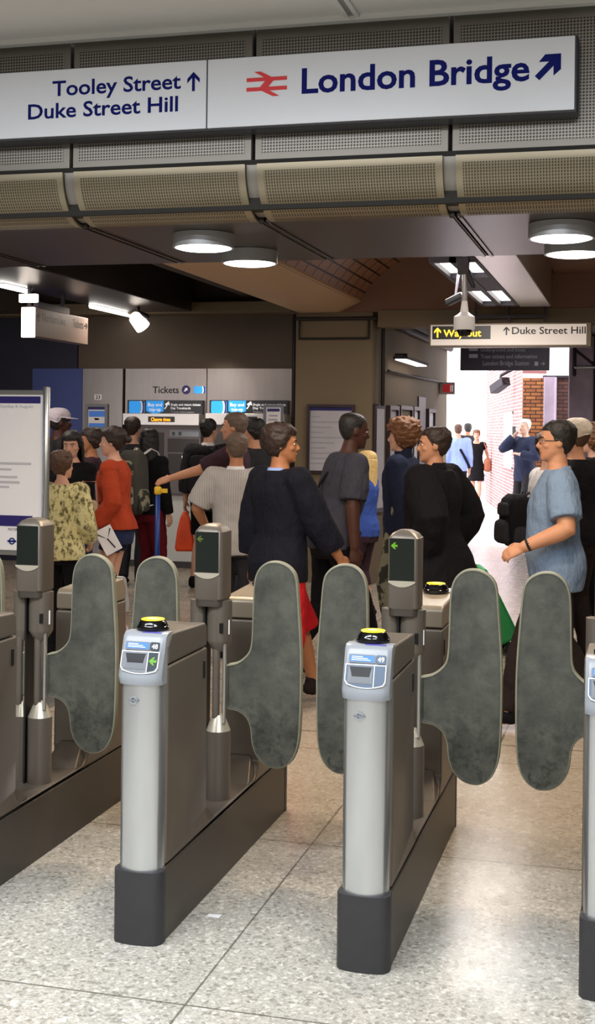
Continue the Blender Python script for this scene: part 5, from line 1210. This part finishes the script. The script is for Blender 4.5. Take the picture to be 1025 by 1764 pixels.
# --- by the ticket machines
p = Person('person in charcoal long-sleeved top at the left ticket machine, back turned', 229, 13.1, 717, -6, 'light', 'dark', 'short', hyaw=-14, voxel=.010, L=(-.15, .34, 1.12), R=(.15, .34, 1.12))
p.top('grey_top', C['charcoal'], .020, .86, 1.); p.legs('trousers', C['charcoal'], .014); p.shoes(C['black'])
p = Person('person in black top and maroon trousers wearing a big hiking backpack', 259, 12.1, 738, -35, 'light', 'black', 'long', fem=True, hyaw=20, voxel=.010)
p.top('black_top', C['black'], .018, .88, 1.); p.legs('maroon_trousers', C['maroon'], .028, wr=.018); p.shoes(C['white'])
backpack('large grey hiking backpack with camouflage trim on the back of the person in maroon trousers', p, C['olive'], C['camo'], .33, .24, .66, 1.22, -.26, -.01, strapm=C['white'])
p = Person('person in dark jacket with white collar and black shorts, back turned at the machines', 360, 13.0, 720, -14, 'light', 'black', 'short', hyaw=-22, L=(-.28, .06, .84), R=(.24, .12, .9), legs=((-.14, -.04, .08), (.10, .03, .08)), voxel=.009)
p.top('dark_jacket', C['charcoal'], .028, .80, .8, collar=(C['white'], .03), ease=.016); p.legs('black_shorts', C['black'], .030, .42); p.shoes(C['black'])
backpack('black backpack on the back of the person in black shorts by the machines', p, C['black'], C['charcoal'], .30, .17, .50, 1.22, -.235)
shop = p
p = Person('person in plum brown short-sleeved shirt pointing left with an outstretched arm', 404, 10.4, 709, 78, 'warm', 'greybrown', 'short', L=(-.14, .55, 1.20), R=(.2, .1, .85), polL=(-.2, -.3, -1), curlL=.22, voxel=.008)
p.top('brown_shirt', C['plum'], .018, .86, .42); p.legs('trousers', C['charcoal'], .014); p.shoes(C['black'])
p = Person('person in charcoal short-sleeved top facing left at the right ticket machine', 437, 12.0, 721, 70, 'warm', 'black', 'full', voxel=.009)
p.top('dark_top', C['charcoal'], .018, .86, .45); p.legs('trousers', C['black'], .014); p.shoes(C['black'])
p = Person('person in royal blue top waiting with hands clasped, facing left', 631, 11.1, 776, 62, 'light', 'blonde', 'long', fem=True, L=(-.10, .28, .97), R=(.04, .29, .96), voxel=.008, hyaw=10)
p.top('blue_top', C['blue'], .018, .86, .44, wr=.012, ease=.02); p.legs('cropped_trousers', C['plum'], .018, .70); p.shoes(C['brownblk'])
p = Person('person in navy hoodie and camouflage trousers behind the long black coat', 693, 9.6, 724, 72, 'light', 'ginger', 'curly', voxel=.009, L=(-.2, -.08, .86))
p.top('navy_hoodie', C['navyhood'], .032, .84, 1., collar=(C['navyhood'], .07), wr=.014); p.legs('camouflage_trousers', C['camo'], .024); p.shoes(C['black'])
c = p.W((-.02, -.20, .92)); t = thing('shoulder_bag', 'grey camouflage bag hanging at the side of the person in the navy hoodie', 'bag', (c.x-.18, c.y, .78), p.yaw)
obj('bag_body', superbox(.30, .14, .42), C['camo'], t, smooth=True); obj('flap', superbox(.28, .05, .2, .2).xf(lambda v: v+V3((0, -.07, 0))), C['olive'], t, smooth=True); obj('handle', MB().limb([(-.1, 0, .38), (-.06, 0, .55), (.06, 0, .55), (.1, 0, .38)], [.012]*4, 8), C['olive'], t, smooth=True)
p = Person('person in beige cap and black tee shirt behind the slate blue polo shirt', 992, 9.0, 714, 20, 'warm', 'brown', 'capped', hat=True, hyaw=35, voxel=.009)
p.cap(C['cream'], soft=.01); p.top('black_tee', C['black'], .020, .86, .44); p.legs('trousers', C['brownblk'], .014); p.shoes(C['black'])
p = Person('person in dark coat cut off by the right edge of the photo', 1024, 10.6, 733, 60, 'light', 'ginger', 'curly', voxel=.010)
p.top('dark_coat', C['black'], .020, .86, 1.); p.legs('trousers', C['black'], .014); p.shoes(C['black'])
p = Person('person in white shirt mostly hidden behind the slate blue polo, wearing a backpack', 948, 8.6, 742, -78, 'light', 'dark', 'short', voxel=.009)
p.top('white_shirt', C['white'], .020, .86, 1.); p.legs('trousers', C['charcoal'], .014); p.shoes(C['black'])
backpack('black backpack worn by the person in the white shirt', p, C['black'], C['charcoal'], .28, .20, .38, 1.12, -.26)
# --- beyond the exit
p = Person('person in short black dress walking towards the camera in the bright alley', 821, 28.4, 740, 176, 'light', 'ginger', 'full', fem=True, legs=((-.06, .14, .08), (.07, -.10, .1)), voxel=.010, L=(-.26, .1, 1.0))
p.top('black_dress', C['black'], .014, .84, .2, neck=1.44); p.skirt('dress_skirt', C['black'], .56, 1.0, .20); p.shoes(C['black'])
c = p.W((-.26, .06, .78)); t = thing('handbag', 'tan brown leather handbag on the shoulder of the person in the black dress', 'handbag', (c.x, c.y, c.z), p.yaw)
M['leather'] = mat('tan leather', '#9a5a3c', .45, 0, .1, 6)
obj('bag_body', superbox(.16, .34, .30), M['leather'], t, smooth=True); obj('strap', MB().limb([(.0, -.12, .27), (.03, -.06, .52), (.08, .0, .64), (.03, .06, .52), (0, .12, .27)], [(.014, .006)]*5, 8), M['leather'], t, smooth=True)
p = Person('person in sky blue shirt with a dark cross-body strap walking away through the exit', 789, 24.5, 729, 6, 'light', 'brown', 'buzz', legs=WALK, voxel=.010)
p.top('blue_shirt', C['sky'], .022, .86, .9); p.legs('trousers', C['navy'], .016); p.shoes(C['black']); p.strap(C['navy'], -1, .024)
p = Person('person in charcoal jacket farthest off in the exit, beyond the sky blue shirt', 806, 31.0, 729, 0, 'tan', 'black', 'full', voxel=.012)
p.top('dark_jacket', C['charcoal'], .022, .82, 1.); p.legs('trousers', C['black'], .014); p.shoes(C['black'])
p = Person('person in dark suit holding a phone to the face by the brick wall', 904, 20.6, 721, 128, 'pale', 'white', 'short', L=(-.08, .20, 1.22), R=(.07, .17, 1.50), polR=(.8, .3, -1), polL=(-.6, .2, -1), curlR=1.0, voxel=.010)
p.top('suit_jacket', C['suit'], .026, .80, .96, collar=(C['white'], .02)); p.legs('trousers', C['charcoal'], .014); p.shoes(C['black'])
c = p.W((.055, .185, 1.585)); t = thing('mobile_phone', 'dark mobile phone held up by the person in the dark suit', 'phone', c, p.yaw)
obj('phone_body', MB().box(-.035, .035, -.005, .005, -.07, .07), M['black'], t, bevel=.004); obj('screen', MB().box(-.031, .031, -.007, -.005, -.062, .062), M['blackgloss'], t)

# --- things carried
# folded papers and a blue map held by the person in the rust blazer
h = bl.W(bl.wr[-1]+V3((0, .03, -.10)))
Rv = V3((RT0.x, RT0.y, 0)); 
def sheet(name, label, c, w, h, tilt, m, cat, extra=None):
    t = thing(name, label, cat, c, YAW); t.rotation_euler = (0, tilt, YAW)
    obj('cover', MB().box(-w/2, w/2, -.006, .006, -h, 0), m, t, bevel=.002)
    if extra: extra(t)
    return t
def deco(t):
    obj('printed_line', MB().limb([(-.05, -.008, -.03), (.0, -.008, -.09), (.05, -.008, -.03)], [.005]*3, 6), C['plum'], t); obj('printed_line', MB().limb([(0, -.008, -.09), (.02, -.008, -.17)], [.005]*2, 6), C['plum'], t)
sheet('leaflet', 'white folded leaflet held by the person in the rust blazer', h+Rv*.09+V3((0, 0, .09))-FW*.06, .13, .20, -.5, M['paper'], 'leaflet', deco)
def deco2(t): poly(ring_pts(.022, 18), M['lip'], 'round_emblem', t, .002, at(.04, -.0065, -.09))
sheet('city_map', 'blue printed map held beside the white leaflet', h-Rv*.04+V3((0, 0, .09))-FW*.03, .15, .21, .12, C['denim'], 'map', deco2)
h = asian.W((.0, .31, 1.10)); sheet('paper_sheet', 'pale pink sheet of paper held by the person in the black top', h+V3((0, 0, .02)), .14, .2, .1, M['paper'], 'paper')
# beige handbag of the woman in black
c = dep(153, 878, 9.55); t = thing('handbag', 'beige handbag hanging between the patterned knit top and the rust blazer', 'handbag', (c.x, c.y, c.z-.09), YAW)
M['beige'] = mat('beige leather', '#b39a80', .5, 0, .08, 6)
obj('bag_body', superbox(.17, .08, .16), M['beige'], t, smooth=True); obj('flap', superbox(.16, .03, .09, .075).xf(lambda v: v+V3((0, -.038, 0))), M['beige'], t, smooth=True); obj('strap', MB().limb([(-.07, 0, .15), (-.05, .02, .30), (.05, .02, .30), (.07, 0, .15)], [.008]*4, 8), M['brownleather'] if 'brownleather' in M else M['leather'], t, smooth=True)
# orange carrier bag
h = shop.W(shop.wr[-1]+V3((0, .0, -.10))); t = thing('carrier_bag', 'orange plastic carrier bag hanging from the hand of the person in black shorts', 'bag', (h.x, h.y, h.z-.42), YAW)
M['orange'] = mat('orange plastic', '#f0501e', .5, 0, .12, 8)
obj('bag_body', MB().loft([[(x*f, y*g, z) for x, y in rrect(-.5, .5, -.5, .5, .2, 3)] for z, f, g in ((0, .17, .08), (.03, .2, .10), (.2, .16, .08), (.34, .10, .05), (.40, .05, .03))]), M['orange'], t, smooth=True)
obj('handle', MB().limb([(-.02, 0, .39), (0, 0, .44), (.02, 0, .39)], [.007]*3, 8), M['orange'], t, smooth=True)
# tilted green suitcase pulled by the man in the black coat
p = zz(889, 1123, 0); M['green'] = mat('green suitcase fabric', '#2fa35a', .6, 0, .12, 8)
t = thing('suitcase', 'tilted green wheeled suitcase pulled along by the person in the long black coat', 'suitcase', (p.x, p.y, 0), YAW)
tl = math.radians(-27); RM = Matrix.Rotation(tl, 4, 'Y')
def tlt(mb, dz=.14): return mb.xf(lambda v: RM @ v + V3((0, 0, dz)))
obj('suitcase_shell', tlt(MB().box(-.24, .0, -.19, .19, .0, .56)), M['green'], t, bevel=.03, seg=3)
obj('front_pocket', tlt(MB().box(-.27, -.235, -.15, .15, .06, .46)), M['green'], t, bevel=.015)
for y in (-.15, .15): obj('wheel', MB().lathe([(.012, -.018), (.045, -.016), (.045, .016), (.012, .018)], (-.065, y, .046), 18, axis=1), M['black'], t)
obj('pull_handle', tlt(MB().limb([(-.06, -.1, .54), (-.06, -.1, .86), (-.06, .1, .86), (-.06, .1, .54)], [.010]*4, 8)), M['alu'], t, smooth=True)
obj('edge_trim', tlt(MB().box(-.03, .004, -.195, .195, -.004, .05)), M['black'], t, bevel=.01)
flush_queue()
# ================================================================== LIGHT AND CAMERA
def area(name, loc, size, energy, color=(1, .96, .9), rot=(0, 0, 0), sy=None):
    l = bpy.data.lights.new(name, 'AREA'); l.energy = energy; l.color = color; l.size = size
    if sy: l.shape = 'RECTANGLE'; l.size_y = sy
    o = bpy.data.objects.new(name, l); COL.objects.link(o); o.location = loc; o.rotation_euler = rot; return o
WH = (.93, .965, 1.)
for x, e in ((-3.2, 66), (-1.7, 76), (.1, 66)):
    area('ceiling_light', (x, 2.3, ZC-.03), 1.3, e, WH, sy=.25)
for x in (-2.6, -.9, .6):
    area('ceiling_light', (x, .2, ZC-.03), 1.3, 60, WH, sy=.25)
WARM = (1., .86, .74)
area('hall_light', (-5.3, 12.3, 2.85), 1.2, 24, WARM, sy=.25); area('hall_light', (-5.3, 9.6, 2.85), 1.2, 24, WARM, sy=.25)
area('hall_light', (-1.35, 9.6, 2.82), .8, 34, (1, .93, .88), sy=.2); area('hall_light', (-1.35, 11.7, 2.82), .8, 30, (1, .93, .88), sy=.2)
area('hall_light', (-3.3, 8.3, 3.2), 1.4, 28, WARM, sy=.4)  # unseen fill light, added near the hall ceiling
area('hall_light', (.9, 9.0, 3.2), 1.4, 30, WARM, sy=.4)  # another unseen fill, added on the right of the hall
area('hall_light', (-1.6, YB+.12, 3.05), 3.4, 46, (1, .86, .74), rot=(math.radians(80), 0, 0), sy=.3)  # added out of view behind the bulkhead to brighten vault and end wall
area('corridor_fill', (-1.0, 15.2, 2.95), 1.2, 26, (1, .94, .95), sy=.3)  # fill added without a fixture to brighten the exit column and corridor
sp = bpy.data.lights.new('wall_washer', 'SPOT'); sp.energy = 110; sp.spot_size = .9; sp.spot_blend = 1.; sp.color = (1, .93, .85); sp.shadow_soft_size = .08
o = bpy.data.objects.new('wall_washer', sp); COL.objects.link(o); o.location = (-4.55, 13.1, 2.75)
o.rotation_euler = (Vector((-4.6, 14., 1.8))-o.location).to_track_quat('-Z', 'Y').to_euler()
for i, (px, py) in enumerate(((350.5, 430), (430, 456.5), (967, 414), (990, 441))):
    p = zz(px, py, 2.42); area('drum_light', (p.x, p.y, 2.415), .2, 16, (1, .78, .55))
w = bpy.data.worlds.new('overcast sky'); S.world = w; w.use_nodes = True
bg = w.node_tree.nodes['Background']; bg.inputs[0].default_value = (1., .965, 1., 1); bg.inputs[1].default_value = 4.2
cam = bpy.data.cameras.new('camera'); co = bpy.data.objects.new('camera', cam); COL.objects.link(co); S.camera = co
cam.sensor_fit = 'VERTICAL'; cam.sensor_height = 36.; cam.sensor_width = 36.; cam.lens = FPX*36./1764.
cam.shift_y = -(882.-PCY)/1764.; cam.shift_x = 0.; cam.clip_start = .05; cam.clip_end = 200
mx = Matrix((RT, UP, -FW)).transposed().to_4x4(); mx.translation = CAM; co.matrix_world = mx
S.view_settings.view_transform = 'Standard'; S.view_settings.look = 'None'; S.view_settings.exposure = 0.; S.view_settings.gamma = 1.
S.cycles.max_bounces = 6; S.cycles.diffuse_bounces = 4; S.cycles.glossy_bounces = 3; S.cycles.sample_clamp_indirect = 6.
S.cycles.use_denoising = True
